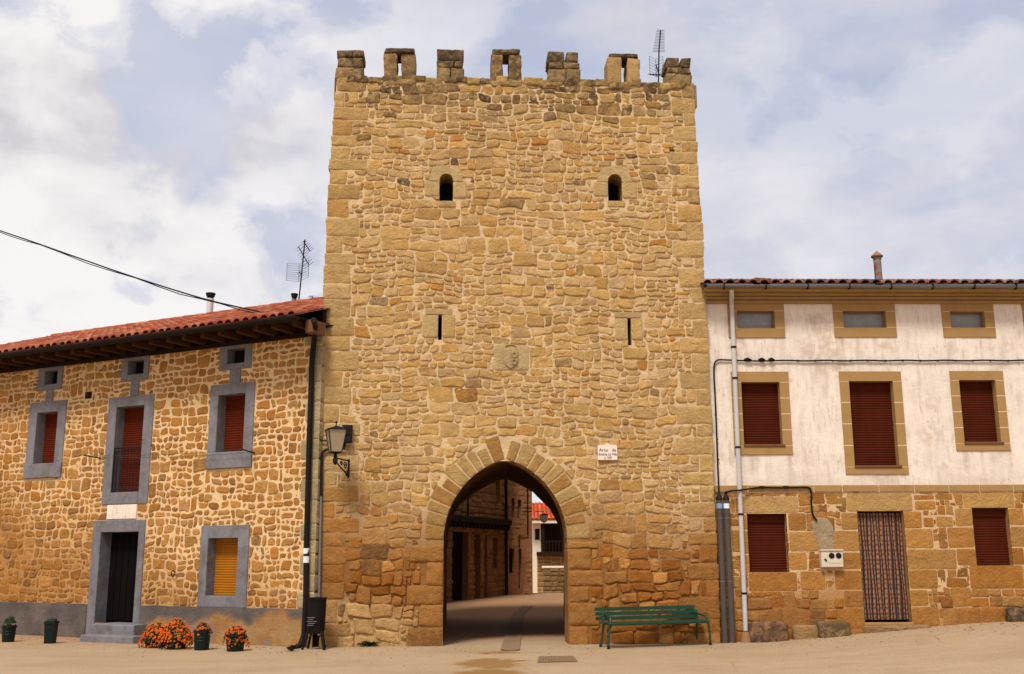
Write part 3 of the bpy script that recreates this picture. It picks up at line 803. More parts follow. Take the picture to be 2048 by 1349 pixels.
def lmort(u, z): return lerp((.74, .50, .265), (.42, .21, .068), clamp(llow(u, z) * .8 + .25 * clamp((-4 - u) / 5)))
def lwarp(u, z): return (u + .07 * nz(u, z, 2.1, 51.) + .04 * nz(u, z, 5, 52.), z + .06 * nz(u, z, 1.7, 61.) + .04 * nz(u, z, 4.6, 62.))
wm = MB()
hol = [rpoly(*FR[k][1], g=.01) for k in FR]
vent = lrect((170, 784), (184, 784), (170, 798), (184, 798)); hol.append(rpoly(*vent))
sheet(wm, L, [(LU0, -.15), (LU1, -.15), (LU1, LZ + .05), (LU0, LZ + .05)], hol, .06, lambda u, z: .002 + .009 * nz(u, z, 3.4, 5.) + .006 * nz(u, z, 10, 6.), lmort, 1)
exl = [exc(rpoly(*FR[k][0], g=.015)) for k in FR] + [exc(rpoly(*n, g=.01)) for n in NECK] + [exc(rpoly(*PANEL, g=.012)), exc(rpoly(LU0, LU1 + 1, -1, PLZ, .01)), exc(rpoly(*vent, g=.01))]
# quoins at the right corner
z = PLZ + .01; k = 0; rq = random.Random(3)
while z < LZ - .1:
    h = rq.uniform(.24, .42); wd = (.17 if k % 2 else .30) + rq.uniform(-.03, .05)
    p = quad_outline(LU1 - .06 - wd, LU1 + .01, z, z + h, .008, 3, None, .006)
    stone(wm, L, p, .02, (*vary((.40, .30, .16), .12), .12), back=.3, rough=.006, flat=1); exl.append(exc(rpoly(LU1 - .06 - wd, LU1, z, z + h, .012))); z += h; k += 1
random.seed(21)
rl = rubble(LU0, LU1 - .03, PLZ, LZ + .02, (.22, .44), (.095, .20), (.095, .31), random.Random(9))
RND[:] = (.01, .06)
lay(wm, L, rl, exl, lcol, lambda u, z: random.uniform(.006, .020), .022, 2, lwarp, .0165, 2, .010, minA=.0018, flat=.7)
RND[:] = (0., 0.)
reveal(wm, L, rpoly(*vent), 0, -.2, 0, (.2, .12, .06, .5)); wm.add([L.pt(a, b, -.2) for a, b in rpoly(*vent)], [(0, 1, 2, 3)], 2)
wm.build('wall', [STONE, MORT, BLACK], hl, auto=50)
# side and back of the house so that it is a closed building
m = MB()
m.box(L, LU0, LU1 - 3.6, -.1, LZ + .2, -6.5, -.75, 0, 0, (.45, .27, .1, 0)); m.box(L, LU0, LU1, -.1, LZ + .2, -.748, -.45, 0, 0, (.45, .27, .1, 0))
m.build('back_wall', [RENDER], hl)
# plinth: old cement render, peeled off in patches right of the door
def pcol(u, z, right):
    n1 = nz(u, z, 1.5, 3.) + .5 * nz(u, z, 4., 4.); n2 = nz(u, z, 2.2, 8.) + .4 * nz(u, z, 6., 9.)
    grey = lerp((.10, .082, .075), (.15, .12, .10), clamp(.5 + n2))
    if not right: return lerp(grey, (.24, .15, .07), clamp((n1 - .35) * 3 + (.12 - z) * 2))
    bare = lerp((.36, .215, .09), (.34, .13, .035), clamp(.35 + n2 * 1.6))
    t = clamp((.50 - z + .26 * n1 + .05 * (u + 2.5)) * 9)
    c = lerp(grey, bare, t)
    return lerp(c, (.22, .20, .19), clamp((n2 - .22) * 6) * t * .8)
m = MB(); pd = FR['d'][0]
for a, b in ((LU0, pd[0]), (pd[1], LU1 + .02)):
    vs = []; fs = []; cs = []; nu = max(2, int((b - a) / .04)); zs = [-.1 + .745 * j / 19 for j in range(20)] + [PLZ]
    for i in range(nu + 1):
        u = a + (b - a) * i / nu
        for j, z in enumerate(zs):
            vs.append(L.pt(u, z + (.012 * nz(u, 0, 3, 8.) if j > 18 else 0), .035 + .012 * nz(u, z, 2.5, 1.) + .006 * nz(u, z, 8, 2.) if j < 20 else .0)); cs.append((*pcol(u, z, a > LU0), .05))
    n = len(zs); fs = [(i * n + j, (i + 1) * n + j, (i + 1) * n + j + 1, i * n + j + 1) for i in range(nu) for j in range(n - 1)]
    m.add(vs, fs, 0, cs)
m.build('plinth', [MORT], hl)
def ring_frame(mb, fr, out, op, o1, o0, bev=.008, mi=0, top=True, col=(.5, .5, .5, 0)):
    u0, u1, z0, z1 = out; a, b, c, d = op
    mb.box(fr, u0, a, z0, z1, o0, o1, bev, mi, col); mb.box(fr, b, u1, z0, z1, o0, o1, bev, mi, col)
    mb.box(fr, a, b, d, z1, o0, o1, bev, mi, col)
    if c - z0 > .02: mb.box(fr, a, b, z0, c, o0, o1, bev, mi, col)
def shutter_mb(fr, u0, u1, z0, z1, off, pitch=.046):
    m = MB(); n = max(3, int((z1 - z0) / pitch)); p = (z1 - z0) / n; prof = []
    for i in range(n):
        z = z0 + i * p; prof += [(off - .008, z), (off + .002, z + p * .12), (off + .007, z + p * .5), (off + .003, z + p * .88)]
    prof.append((off - .008, z1))
    vs = [fr.pt(u, z, o) for u in (u0, u1) for o, z in prof]; n = len(prof)
    m.add(vs, [(i, n + i, n + i + 1, i + 1) for i in range(n - 1)]); return m
def lwindow(k, name='window', depth=.24, leaf=None, sill=None):
    out, op = FR[k]; m = MB(); ring_frame(m, L, out, op, .028, -depth)
    o = m.build(name, [CEM], hl)
    u0, u1, z0, z1 = op
    if leaf is not None:
        s = shutter_mb(L, u0, u1, z0, z1 - .07, -depth + .03); s.box(L, u0, u1, z1 - .07, z1, -depth - .02, -depth + .05, .004); s.build('shutter', [leaf], o, auto=20)
    else:
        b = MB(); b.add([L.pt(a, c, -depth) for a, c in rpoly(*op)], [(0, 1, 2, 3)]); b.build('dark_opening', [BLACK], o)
    if sill:
        b = MB(); b.box(L, sill[0], sill[1], sill[2], sill[3], -.1, .05, .012); b.build('sill', [CEM], o)
    return o
o1, p1 = FR['w1']; o3, p3 = FR['w3']
W1o = lwindow('w1', leaf=SHUT2, sill=(o1[0] - .005, o1[1] + .005, o1[2] - .01, p1[2] + .01))
W3o = lwindow('w3', leaf=SHUT2, sill=(o3[0] - .005, o3[1] + .005, o3[2] - .01, p3[2] + .005))
W2o = lwindow('w2', 'balcony_door', leaf=SHUT2)
GWo = lwindow('g', leaf=BLIND)
for k in ('a1', 'a2', 'a3'): lwindow(k, 'attic_window', .2)
for nk, ka, kw in zip(NECK, ('a1', 'a2', 'a3'), ('w1', 'w2', 'w3')):
    m = MB(); m.box(L, nk[0], nk[1], FR[kw][0][3], FR[ka][0][2], -.05, .024, .006); m.build('surround_strip', [CEM], hl)
# eaves band of grey render above the attic frames
# juliet railing
m = MB(); a, b, c, d = FR['w2'][1]; zr = L.uv(250, 896)[1]
for z in (c + .07, zr - .06, zr): m.tube([L.pt(a, z, .0), L.pt(b, z, .0)], .012, 6)
nb = 8
for i in range(nb + 1):
    u = a + .01 + (b - a - .02) * i / nb; m.tube([L.pt(u, c + .02, 0), L.pt(u, zr, 0)], .008 if 0 < i < nb else .014, 6)
m.build('railing', [IRON], W2o)
# front door
out, op = FR['d']; m = MB(); u0, u1, z0, z1 = op; z0 = .30
m.box(L, out[0], u0, .02, out[3], -.3, .03, .008); m.box(L, u1, out[1], .02, out[3], -.3, .03, .008); m.box(L, u0, u1, z1, out[3], -.3, .03, .008)
do = m.build('door', [CEM], hl)
m = MB(); m.box(L, u0, u1, z0, z1, -.36, -.27, 0)
for i in range(6):
    a = u0 + (u1 - u0) * i / 6; m.box(L, a + .006, u0 + (u1 - u0) * (i + 1) / 6 - .006, z0 + .03, z1 - .05, -.268, -.255, .004)
m.build('door_leaf', [DARKDOOR], do)
m = MB(); m.tube([L.pt(u0 + .1, 1.3, -.24), L.pt(u0 + .1, 1.18, -.24)], .012, 6); m.build('handle', [IRON], do)
def stepb(tl, tr, bl, br, off0, off1, z0, z1):
    u0 = L.uv(*tl, off1)[0]; u1 = L.uv(*tr, off1)[0]; m = MB(); m.box(L, u0, u1, z0, z1, off0, off1, .015); m.build('doorstep', [CEM], hl)
stepb((184, 1248), (268, 1248), None, None, -.27, .36, -.1, .30)
stepb((160, 1270), (266, 1272), None, None, .364, .72, -.1, .125)
m = MB(); m.box(L, PANEL[0], PANEL[1], PANEL[2], PANEL[3], -.05, .02, .006); m.build('plaster_panel', [PLASTER], hl)
u, z = L.uv(350, 1147); m = MB(); m.tube([L.pt(u + .05 * math.cos(q * math.pi / 8), z + .05 * math.sin(q * math.pi / 8), .05) for q in range(17)], .01, 6); m.build('tether_ring', [IRON], hl)
# roof
EO = .72
ez = sum(L.uv(x, y, EO)[1] for x, y in ((60, 699), (200, 681), (350, 661), (500, 642), (600, 630))) / 5
RD = -3.6
rz = sum(L.uv(x, y, RD)[1] for x, y in ((200, 668), (350, 645.5), (500, 622), (620, 603.5))) / 4
RL0, RL1 = LU0 - .3, LU1 + .04
def slope(o): return ez + (rz - ez) * (EO - o) / (EO - RD)
def tiles(mb, fr, u0, u1, o0, o1, zf, pitch=.21, rowl=.38, rng=None, cols=None):
    nu = int((u1 - u0) / pitch); nr = int((o0 - o1) / rowl) + 1
    for i in range(nu + 1):
        u = u0 + i * pitch
        for r in range(nr):
            oa = o0 - r * rowl + rng.uniform(-.02, .02); ob = max(oa - rowl - .07, o1)
            if oa <= o1: continue
            c = (*vary(rng.choice(cols), .14), rng.choice((0, .1, .35, .1)))
            vs = []; fs = []; n = 6; du = rng.uniform(-.008, .008)
            for (o, rad, lift) in ((oa, .098, .022), (ob, .078, .0)):
                for k in range(n + 1):
                    q = math.pi * k / n; vs.append(fr.pt(u + du + rad * math.cos(q), zf(o) + lift + rad * .78 * math.sin(q) + .005, o))
            for k in range(n): fs.append((k + 1, k, n + 1 + k, n + 2 + k))
            # thickness lip at the lower end
            for k in range(n + 1):
                q = math.pi * k / n; vs.append(fr.pt(u + du + .080 * math.cos(q), zf(oa) + .022 + .080 * .78 * math.sin(q) - .006, oa))
            for k in range(n): fs.append((k, k + 1, 2 * (n + 1) + k + 1, 2 * (n + 1) + k))
            mb.add(vs, fs, 0, c)
    # channel bed under the covers
    K = 8; vs = []; fs = []
    for k in range(K + 1):
        o = o0 + .02 - (o0 + .02 - o1) * k / K
        vs += [fr.pt(u0 - .1, zf(o) + .004, o), fr.pt(u1 + .1, zf(o) + .004, o)]
    mb.add(vs, [(2 * k, 2 * k + 1, 2 * k + 3, 2 * k + 2) for k in range(K)], 0, (.20, .055, .022, .3))
RC = [(.33, .075, .030), (.38, .095, .04), (.27, .055, .022), (.42, .15, .075), (.31, .065, .028), (.36, .12, .06)]
m = MB(); tiles(m, L, RL0, RL1 - .08, EO + .05, RD, slope, rng=random.Random(4), cols=RC)
for i in range(30):                                    # ridge
    u = RL0 + (RL1 - RL0) * i / 30
    m.tube([L.pt(u, rz + .02, RD), L.pt(u + (RL1 - RL0) / 30 + .03, rz + .02, RD)], [.11, .095], 8, 0, (*vary(RC[i % 5], .12), .1))
m.add([L.pt(RL0, rz, RD), L.pt(RL1, rz, RD), L.pt(RL1, ez - .4, -6.6), L.pt(RL0, ez - .4, -6.6)], [(0, 1, 2, 3)], 0, (.4, .1, .04, 0))
roof = m.build('roof', [TILE], hl, auto=60)
m = MB()                                               # dark boards above level rafters
m.add([L.pt(RL0, slope(EO) - .035, EO), L.pt(RL1, slope(EO) - .035, EO), L.pt(RL1, slope(-.4) - .035, -.4), L.pt(RL0, slope(-.4) - .035, -.4)], [(3, 2, 1, 0)])
m.box(L, RL0, LU1, LZ - .03, LZ + .06, -.1, .05, .01); m.box(L, RL0, LU1, LZ + .06, LZ + .45, -.1, .012)
m.box(L, RL0, LU1 + .02, LZ + .165, LZ + .19, .013, EO - .02)
m.build('eave_boards', [WOOD], hl)
u = LU0 + .2; rw = random.Random(6)
while u < LU1 - .1:
    m = MB(); q = u + rw.uniform(-.03, .03); m.box(L, q - .05, q + .05, LZ + .055, LZ + .162, .014, EO - .10, .012); m.build('rafter', [RAFT], hl); u += .44
# gutter and downpipe
gzv = ez - .10
m = MB(); prof = [(EO + .06 + .075 * math.cos(q), gzv + .06 + .085 * math.sin(q)) for q in [math.pi * (1 + k / 8) for k in range(9)]]
prof = list(reversed([(o, z) for o, z in prof])); prof2 = prof + [(EO + .06 - .065, gzv + .06), (EO + .06 + .065, gzv + .06)][::-1][:0]
m.extrude_profile(L, prof[::-1], RL0, RL1 - .02, 40, wob=.01); m.build('gutter', [GUTTER], hl, auto=60)
def offpt(pl, x, y, off): u, z = pl.uv(x, y, off); return pl.pt(u, z, off)
m = MB(); dp = [offpt(L, 627, 640, EO + .02), offpt(L, 631, 652, .45), offpt(L, 628, 682, .10), offpt(L, 624, 720, .09), offpt(L, 618, 900, .09), offpt(L, 613, 1085, .09), offpt(L, 611.5, 1200, .09), offpt(L, 608, 1270, .09), offpt(L, 601, 1290, .16), offpt(L, 588, 1298, .3), offpt(L, 576, 1302, .36)]
m.tube(dp, [.05] * 9 + [.052, .055], 10); dpo = m.build('drainpipe', [GUTTER], hl, auto=60)
m = MB()
for y0, y1 in ((1097, 1108), (1113, 1126)): m.tube([offpt(L, 612.6, y0, .09), offpt(L, 612.2, y1, .09)], .0545, 10)
m.build('white_collar', [WHITE], dpo)
# steel flue on the roof, dark flue
def flue(x, yt, yb, off, r, M, capM, dark=False):
    u, zt = L.uv(x, yt, off); zb = min(L.uv(x, yb, off)[1], slope(off) if off > RD else rz) - .5
    m = MB(); c = L.pt(u, 0, off); m.lathe(c, [(r, zb), (r, zt - .14)], 16); o = m.build('chimney_flue', [M], roof, auto=40)
    m = MB(); m.lathe(c, [(r * .92, zt - .15), (r * .92, zt - .10), (r * 1.25, zt - .085), (r * 1.25, zt - .05), (r * 1.45, zt - .03), (r * 1.4, zt)], 16); m.build('flue_cap', [capM], o, auto=40)
flue(421.5, 587, 632, -3.9, .085, STEEL, IRON); flue(589, 588, 610, -4.2, .06, ZINC, IRON)
# boxed-in timber end of the eaves by the tower
m = MB(); a = L.uv(625, 626, .5)[0]; m.box(L, LU1 - .02, LU1 + .14, ez - .30, ez - .06, .1, .50, .01, 0); m.build('eave_end_box', [OCHRE2], hl)

# ================================================================== WHITE HOUSE (right)
hr = thing('white_house', 'white plastered house with ochre stone window surrounds above a sandstone ground floor', 'house', R.pt(4, 0, -3))
RU0, RU1 = -.14, 9.5
def rrect(tl, tr, bl, br): return R.rect(tl, tr, bl, br)
BZ0, BZ1 = 2.69, 2.83                                  # string course
CZ = 6.33
RW = {
 'm1': (rrect((1460, 744), (1575.6, 744), (1470, 910), (1586, 910)), rrect((1482, 765), (1557, 765), (1488, 893), (1567, 892))),
 'm2': (rrect((1677, 744), (1800, 743), (1692, 950), (1817.7, 948)), rrect((1697.5, 763), (1782, 763), (1709, 935), (1801, 934))),
 'm3': (rrect((1898, 743), (2004, 742), (1912.5, 902), (2021.7, 902)), rrect((1917, 761), (1987, 761), (1929, 888), (2004, 887))),
 't1': (rrect((1454, 603), (1566, 603), (1457, 676), (1571, 676)), rrect((1473, 623), (1548, 622), (1475, 657), (1550, 657))),
 't2': (rrect((1664.5, 604), (1788, 604.6), (1669, 675), (1793.6, 675)), rrect((1685, 623), (1770, 623), (1687, 656), (1773, 656))),
 't3': (rrect((1881, 605), (1985, 606), (1887, 675.6), (1991.7, 674.6)), rrect((1899, 624), (1968, 624), (1902, 656), (1970, 656))),
 'x': (rrect((2043, 606), (2160, 606), (2049, 675), (2168, 675)), rrect((2066, 624), (2136, 624), (2069, 656), (2139, 656))),
}
RG = {'g1': rrect((1495.5, 1030), (1572, 1028), (1498.8, 1145), (1577, 1143)), 'g2': rrect((1944.8, 1018), (2013.6, 1016.5), (1953, 1131), (2027, 1130)),
      'dr': rrect((1716, 1025), (1804, 1022), (1729, 1246), (1825, 1244))}
def plc(u, z):
    c = (.77, .665, .555)
    n1 = nz(u, z, 1.1, 2.) + .6 * nz(u, z, 3.1, 3.); n2 = nz(u * 3.2, z * .8, 2., 5.) + .5 * nz(u * 7, z * 1.5, 2., 6.)
    flake = clamp((n1 + .45 * math.exp(-((z - 5.45) / .28) ** 2) - .35) * 3) * clamp((nz(u, z, 9, 7.) + .15) * 4)
    c = lerp(c, (.50, .36, .25), flake * .55)
    c = lerp(c, (.50, .40, .335), clamp(n2 * 1.3 - .15) * .6)
    c = lerp(c, (.40, .33, .25), clamp((z - 4.95) / .2) * clamp((5.17 - z) / .04) * clamp(.35 + n1) * .55)     # damp line under the cable
    for k in ('m1', 'm2', 'm3', 't1', 't2', 't3'):                                                      # drip marks below the sills
        o_ = RW[k][0]
        if o_[0] < u < o_[1] and z < o_[2]: c = lerp(c, (.48, .37, .28), clamp(1 - (o_[2] - z) / .8) * clamp(nz(u * 9, z * .5, 1., 8.) * 1.6 - .1) * .8)
    return lerp(c, (.55, .45, .36), clamp((BZ1 + .22 + .2 * n1 - z) * 4) * .5)
wm = MB()
sheet(wm, R, [(RU0, BZ1), (RU1, BZ1), (RU1, CZ + .05), (RU0, CZ + .05)], [rpoly(*RW[k][1], g=.01) for k in RW], .055, lambda u, z: .006 * nz(u, z, 1.6, 5.) + .004 * nz(u, z, 6, 6.), plc)
wm.build('plaster_wall', [PLASTA], hr, auto=0)
def rframe(k, leaf, sill):
    (u0, u1, z0, z1), (a, b, c, d) = RW[k]; m = MB(); g = .006; o1, o0 = .022, -.2
    B = lambda p, q, r, s: m.box(R, p, q, r, s, o0, o1, .004)
    B(u0, u1, d, z1); B(u0, u1, z0, c - .0)
    n = 3 if d - c > .7 else 1; n = 4 if d - c > 1.2 else n
    for i in range(n):
        za, zb = c + (d - c) * i / n, c + (d - c) * (i + 1) / n
        B(u0, a, za + g, zb - (g if i < n - 1 else g)); B(b, u1, za + g, zb - g)
    m.box(R, u0 + .004, a - .002, c - .02, d + .02, -.1, .019, 0, 1); m.box(R, b + .002, u1 - .004, c - .02, d + .02, -.1, .019, 0, 1)
    o = m.build('window', [OCHRE, JOINT], hr)
    if leaf is SHUT:
        s = shutter_mb(R, a, b, c, d, -.13); s.build('shutter', [SHUT], o, auto=20)
        s = MB(); s.box(R, a - .01, b + .04, c - .015, c + .03, -.15, .045, .006); s.build('sill', [OCHRE2], o)
    else:
        s = MB(); s.box(R, a, b, c, d, -.14, -.12, 0); s.build('pane', [FROST], o)
        s = MB(); e = .03
        for q in ((a, b, c, c + e), (a, b, d - e, d), (a, a + e, c + e, d - e), (b - e, b, c + e, d - e)): s.box(R, *q, -.12, -.10, .003)
        s.build('window_frame', [ZINC], o)
for k in ('m1', 'm2', 'm3'): rframe(k, SHUT, True)
for k in ('t1', 't2', 't3', 'x'): rframe(k, FROST, False)
# ground floor: dressed blocks and rubble with thin pale pointing
gf = MB()
RB = [(0.390, 0.179, 0.043), (0.420, 0.201, 0.051), (0.360, 0.162, 0.040), (0.400, 0.206, 0.061), (0.340, 0.136, 0.029), (0.410, 0.170, 0.032)]
def rlow(u, z): return clamp((1.15 + .5 * nz(u, z, .7, 71.) - z + .12 * (u < 2.5)) / .7)
def rcol(u, z):
    c = random.choice(RB); c = lerp(c, random.choice(((.34, .12, .024), (.30, .125, .034), (.36, .17, .05), (.36, .135, .028))), rlow(u, z) * .95)
    return (*vary(c, .09), .08 if random.random() < .85 else .4)
def rmort(u, z): return lerp((.60, .40, .215), (.40, .19, .056), rlow(u, z))
gh = [rpoly(*RG[k], g=.01) for k in RG]
sheet(gf, R, [(RU0, -.15), (RU1, -.15), (RU1, BZ0), (RU0, BZ0)], gh, .12, lambda u, z: .002 + .004 * nz(u, z, 2.2, 5.), rmort, 1)
exr = [exc(p) for p in gh]
def ash(x0, y0, x1, y1, col=None, h=.009):
    """dressed block given by its corners in the photograph"""
    u0, z1 = R.uv(x0, y0); u1, z0 = R.uv(x1, y1)
    for g in RG.values():                              # stop at the opening it frames
        if u1 > g[0] and u0 < g[1] and z1 > g[2] and z0 < g[3]:
            du0, du1, dz0, dz1 = u1 - g[0], g[1] - u0, z1 - g[2], g[3] - z0; mn = min(du0, du1, dz0, dz1)
            if mn == du0: u1 = g[0]
            elif mn == du1: u0 = g[1]
            elif mn == dz0: z1 = g[2]
            else: z0 = g[3]
    p = quad_outline(u0, u1, z0, z1, .004, 3, None, .006, 1)
    c = col or rcol((u0 + u1) / 2, (z0 + z1) / 2); stone(gf, R, p, h, (*vary(c[:3], .05), .06), back=.22, rough=.004, flat=1); exr.append(exc(rpoly(u0, u1, z0, z1, .006)))
random.seed(5); CHIP[0] = .35
OR = (.36, .15, .032)
for a in ((1479, 993, 1597, 1027, (.46, .275, .10)), (1692, 987, 1826, 1023, (.43, .255, .09)), (1924, 983, 2030, 1016, (.45, .25, .08)),
          (1575, 1027, 1613, 1062), (1577, 1064, 1638, 1103), (1577, 1105, 1615, 1140), (1480, 1030, 1496, 1060), (1480, 1062, 1498, 1108), (1481, 1110, 1500, 1146),
          (1496, 1145, 1596, 1183, OR), (1681, 1026, 1717, 1060), (1664, 1062, 1722, 1103), (1683, 1105, 1724, 1139), (1668, 1141, 1726, 1180), (1687, 1182, 1728, 1215), (1673, 1217, 1730, 1258, OR),
          (1803, 1023, 1845, 1057), (1807, 1058, 1868, 1097), (1812, 1099, 1915, 1139), (1816, 1140, 1877, 1178), (1818, 1180, 1858, 1212), (1822, 1214, 1880, 1252),
          (1908, 1017, 1948, 1053), (1893, 1055, 1950, 1096), (1912, 1098, 1954, 1132), (2014, 1017, 2050, 1051), (2017, 1053, 2060, 1094), (2021, 1096, 2050, 1130), (1937, 1131, 2050, 1178, OR),
          (1600, 1143, 1652, 1180), (1461, 996, 1471, 1026), (1462, 1060, 1480, 1105), (1827, 990, 1868, 1000), (1870, 988, 1905, 1000), (1829, 1002, 1872, 1020), (1846, 1035, 1868, 1055), (1871, 1033, 1907, 1054)):
    ash(*a)
rr = rubble(RU0, RU1, -.05, BZ0, (.28, .5), (.16, .28), (.22, .52), random.Random(31))
def rwarp(u, z): return (u + .08 * nz(u, z, 1.6, 81.), z + .07 * nz(u, z, 1.3, 91.))
lay(gf, R, rr, exr, rcol, lambda u, z: random.uniform(.004, .012) if z > 1 else random.uniform(.012, .035), .022, 3, rwarp, .0050, 1, .008, minA=.0014, flat=.6)
CHIP[0] = 1.
for k in RG: reveal(gf, R, rpoly(*RG[k]), .0, -.2, 0, (.36, .2, .07, .1), 1)
# grey render patch from the cable end down to the meter box
pp = [R.uv(*q) for q in ((1622, 1040), (1640, 1033), (1660, 1040), (1668, 1062), (1664, 1085), (1672, 1104), (1636, 1104), (1634, 1080), (1626, 1062))][::-1]
if area_per(pp)[0] < 0: pp.reverse()
stone(gf, R, chaikin(chaikin(pp)), .03, (.36, .26, .155, .05), back=.03, rough=.012)
gf.build('ground_floor_wall', [STONE, MORT], hr, auto=50)
m = MB(); u = RU0; rb = random.Random(2)
m.box(R, RU0, RU1, BZ0, BZ1 - .002, -.2, .012, 0, 1)
while u < RU1:
    wd = rb.uniform(.52, .72); e = min(u + wd, RU1); m.box(R, u + .008, e - .008, BZ0 + .012, BZ1 - .008, -.1, .03, .006, 0); u = e
m.build('string_course', [OCHRE, JOINT], hr)
for k in ('g1', 'g2'):
    a, b, c, d = RG[k]; s = shutter_mb(R, a, b, c, d - .15, -.12); s.box(R, a, b, d - .15, d, -.2, -.09, .006); o = s.build('ground_floor_shutter', [SHUT], hr, auto=20)
# door with plaid curtain
a, b, c, d = RG['dr']
m = MB(); m.box(R, a, b, c, d, -.3, -.26, 0); dr = m.build('door', [DARKDOOR], hr)
m = MB(); nu, nzn = 160, 56; vs = []; cs = []; fs = []; ww = b - a
for i in range(nu + 1):
    t = i / nu; u = a + .01 + (ww - .02) * t
    for j in range(nzn + 1):
        z = c + .04 + (d - c - .06) * j / nzn; s = j / nzn
        fold = .014 * math.sin(t * 44 + .5 * math.sin(t * 17) + .4 * math.sin(s * 4)) * (1.1 - .5 * s)
        vs.append(R.pt(u + .008 * math.sin(s * 9 + t * 20), z, -.10 + fold))
        st = (t * 14 + .10 * math.sin(t * 40)) % 1; hz = (s * 34 + .15 * math.sin(t * 50)) % 1
        base = (.30, .14, .070) if hz < .64 else (.085, .024, .012)
        if st < .42: base = (.016, .008, .005)
        elif st > .88: base = (.12, .035, .016)
        cs.append((*base, 0))
for i in range(nu):
    for j in range(nzn): q = i * (nzn + 1) + j; fs.append((q, q + nzn + 1, q + nzn + 2, q + 1))
m.add(vs, fs, 0, cs); m.build('curtain', [CURT], dr)
m = MB(); m.box(R, a - .03, b + .02, c - .05, c, -.25, .05, .008); m.build('doorstep', [OCHRE], hr)
m = MB(); p = quad_outline(a - .05, b + .3, gz(*R.pt(a, 0, 0)[:2]) - .1, c - .05, .02, 3, None, 0, 1); stone(m, R, p, .12, (.33, .19, .085, .3), back=.1, rough=.02); m.build('step_base', [STONE], hr)
# cornice
m = MB()
prof = [(-.2, CZ - .02), (.06, CZ - .02), (.06, CZ + .028), (.02, CZ + .03), (.02, CZ + .048), (.14, CZ + .05), (.14, CZ + .082), (.07, CZ + .084), (.07, CZ + .100), (.22, CZ + .102), (.22, CZ + .132), (.15, CZ + .134), (.15, CZ + .150), (.30, CZ + .152), (.37, CZ + .165), (.37, CZ + .222), (-.2, CZ + .222)]
u = RU0; rb = random.Random(12)
while u < RU1:
    wd = rb.uniform(.58, .68); e = min(u + wd, RU1); dz = 0.
    m.extrude_profile(R, [(o, z + dz) for o, z in prof], u + .005, e - .005, 1); u = e
m.extrude_profile(R, [(o - .012 if o > 0 else o - .01, z + .008 if i < len(prof) - 2 else z - .02) for i, (o, z) in enumerate(prof)], RU0 + .01, RU1 - .01, 1, 1)
m.build('cornice', [OCHRE, JOINT], hr, smooth=False)
m = MB(); gr, go, gzz = .055, .41, CZ + .215
m.extrude_profile(R, [(go + gr * math.cos(q), gzz + .03 + gr * math.sin(q)) for q in [math.pi * (1 + k / 8) for k in range(9)]] + [(go + gr * .93 * math.cos(q), gzz + .03 + gr * .93 * math.sin(q)) for q in [math.pi * (2 - k / 8) for k in range(9)]], RU0 + .02, RU1, 30, wob=.012)
u = .2
while u < RU1:
    m.box(R, u, u + .02, gzz - .045, gzz + .05, go - .07, go + .068, 0, 1); u += .8
m.build('gutter', [ZINC, IRON], hr, auto=60)
def rslope(o): return CZ + .275 + (.42 - o) * .26
m = MB(); RC2 = [(.25, .085, .045), (.19, .075, .045), (.30, .12, .065), (.33, .20, .11), (.23, .07, .035), (.15, .07, .045)]
rt = random.Random(8); tiles(m, R, RU0 + .05, RU1, .44, -3., rslope, .215, .38, rt, RC2)
for (x, y) in ((1521, 560), (1534, 561)):
    u, z = R.uv(x, y, .3); p = quad_outline(u - .10, u + .09, rslope(.3) + .02, z + .03, .02, 3, None, 0, 1); stone(m, R.shift(.3), p, .06, (.24, .13, .075, .5), back=.12, rough=.02)
m.add([R.pt(RU0, rslope(-3), -3), R.pt(RU1, rslope(-3), -3), R.pt(RU1, CZ, -6), R.pt(RU0, CZ, -6)], [(0, 1, 2, 3)], 0, (.25, .08, .04, 0))
rroof = m.build('roof', [TILE], hr, auto=60)
m = MB(); m.box(R, RU0 + .02, RU1, -.1, CZ + .2, -6, -.4, 0); m.build('back_wall', [RENDER], hr)
u, zt = R.uv(1753, 503, -.6); c = R.pt(u, 0, -.6); zb = rslope(-.6) - .2
m = MB(); m.lathe(c, [(.075, zb), (.075, zt - .17), (.085, zt - .165), (.085, zt - .13), (.075, zt - .12)], 16); o = m.build('chimney_flue', [RUST], rroof, auto=40)
m = MB(); m.lathe(c, [(.05, zt - .13), (.115, zt - .125), (.12, zt - .105), (.012, zt), (.004, zt + .01)], 16); m.build('flue_cap', [RENDER], o, auto=40)
# downpipe
m = MB(); pts = [offpt(R, 1463, 580, .36), offpt(R, 1463.5, 592, .33), offpt(R, 1463, 602, .10), offpt(R, 1463.5, 615, .07)] + [offpt(R, 1464 + (1491.5 - 1464) * (y - 620) / (1265 - 620), y, .07) for y in (640, 760, 890, 1030, 1186, 1262)]
m.tube(pts, .045, 10); o = m.build('drainpipe', [PVC], hr, auto=60)
for y in (695, 757, 895, 1029, 1187):
    m = MB(); x = 1464 + (1491.5 - 1464) * (y - 620) / 645; m.tube([offpt(R, x, y - 2, .07), offpt(R, x + .1, y + 2, .07)], .052, 10)
    m.build('pipe_clip', [IRON], o)
m = MB(); gx = offpt(R, 1492, 1268, .08); g0 = gz(gx[0], gx[1]); m.lathe((gx[0], gx[1], g0), [(.11, -.05), (.10, .07), (.075, .15), (.055, .19)], 12); m.build('pipe_shoe', [RENDER], o)

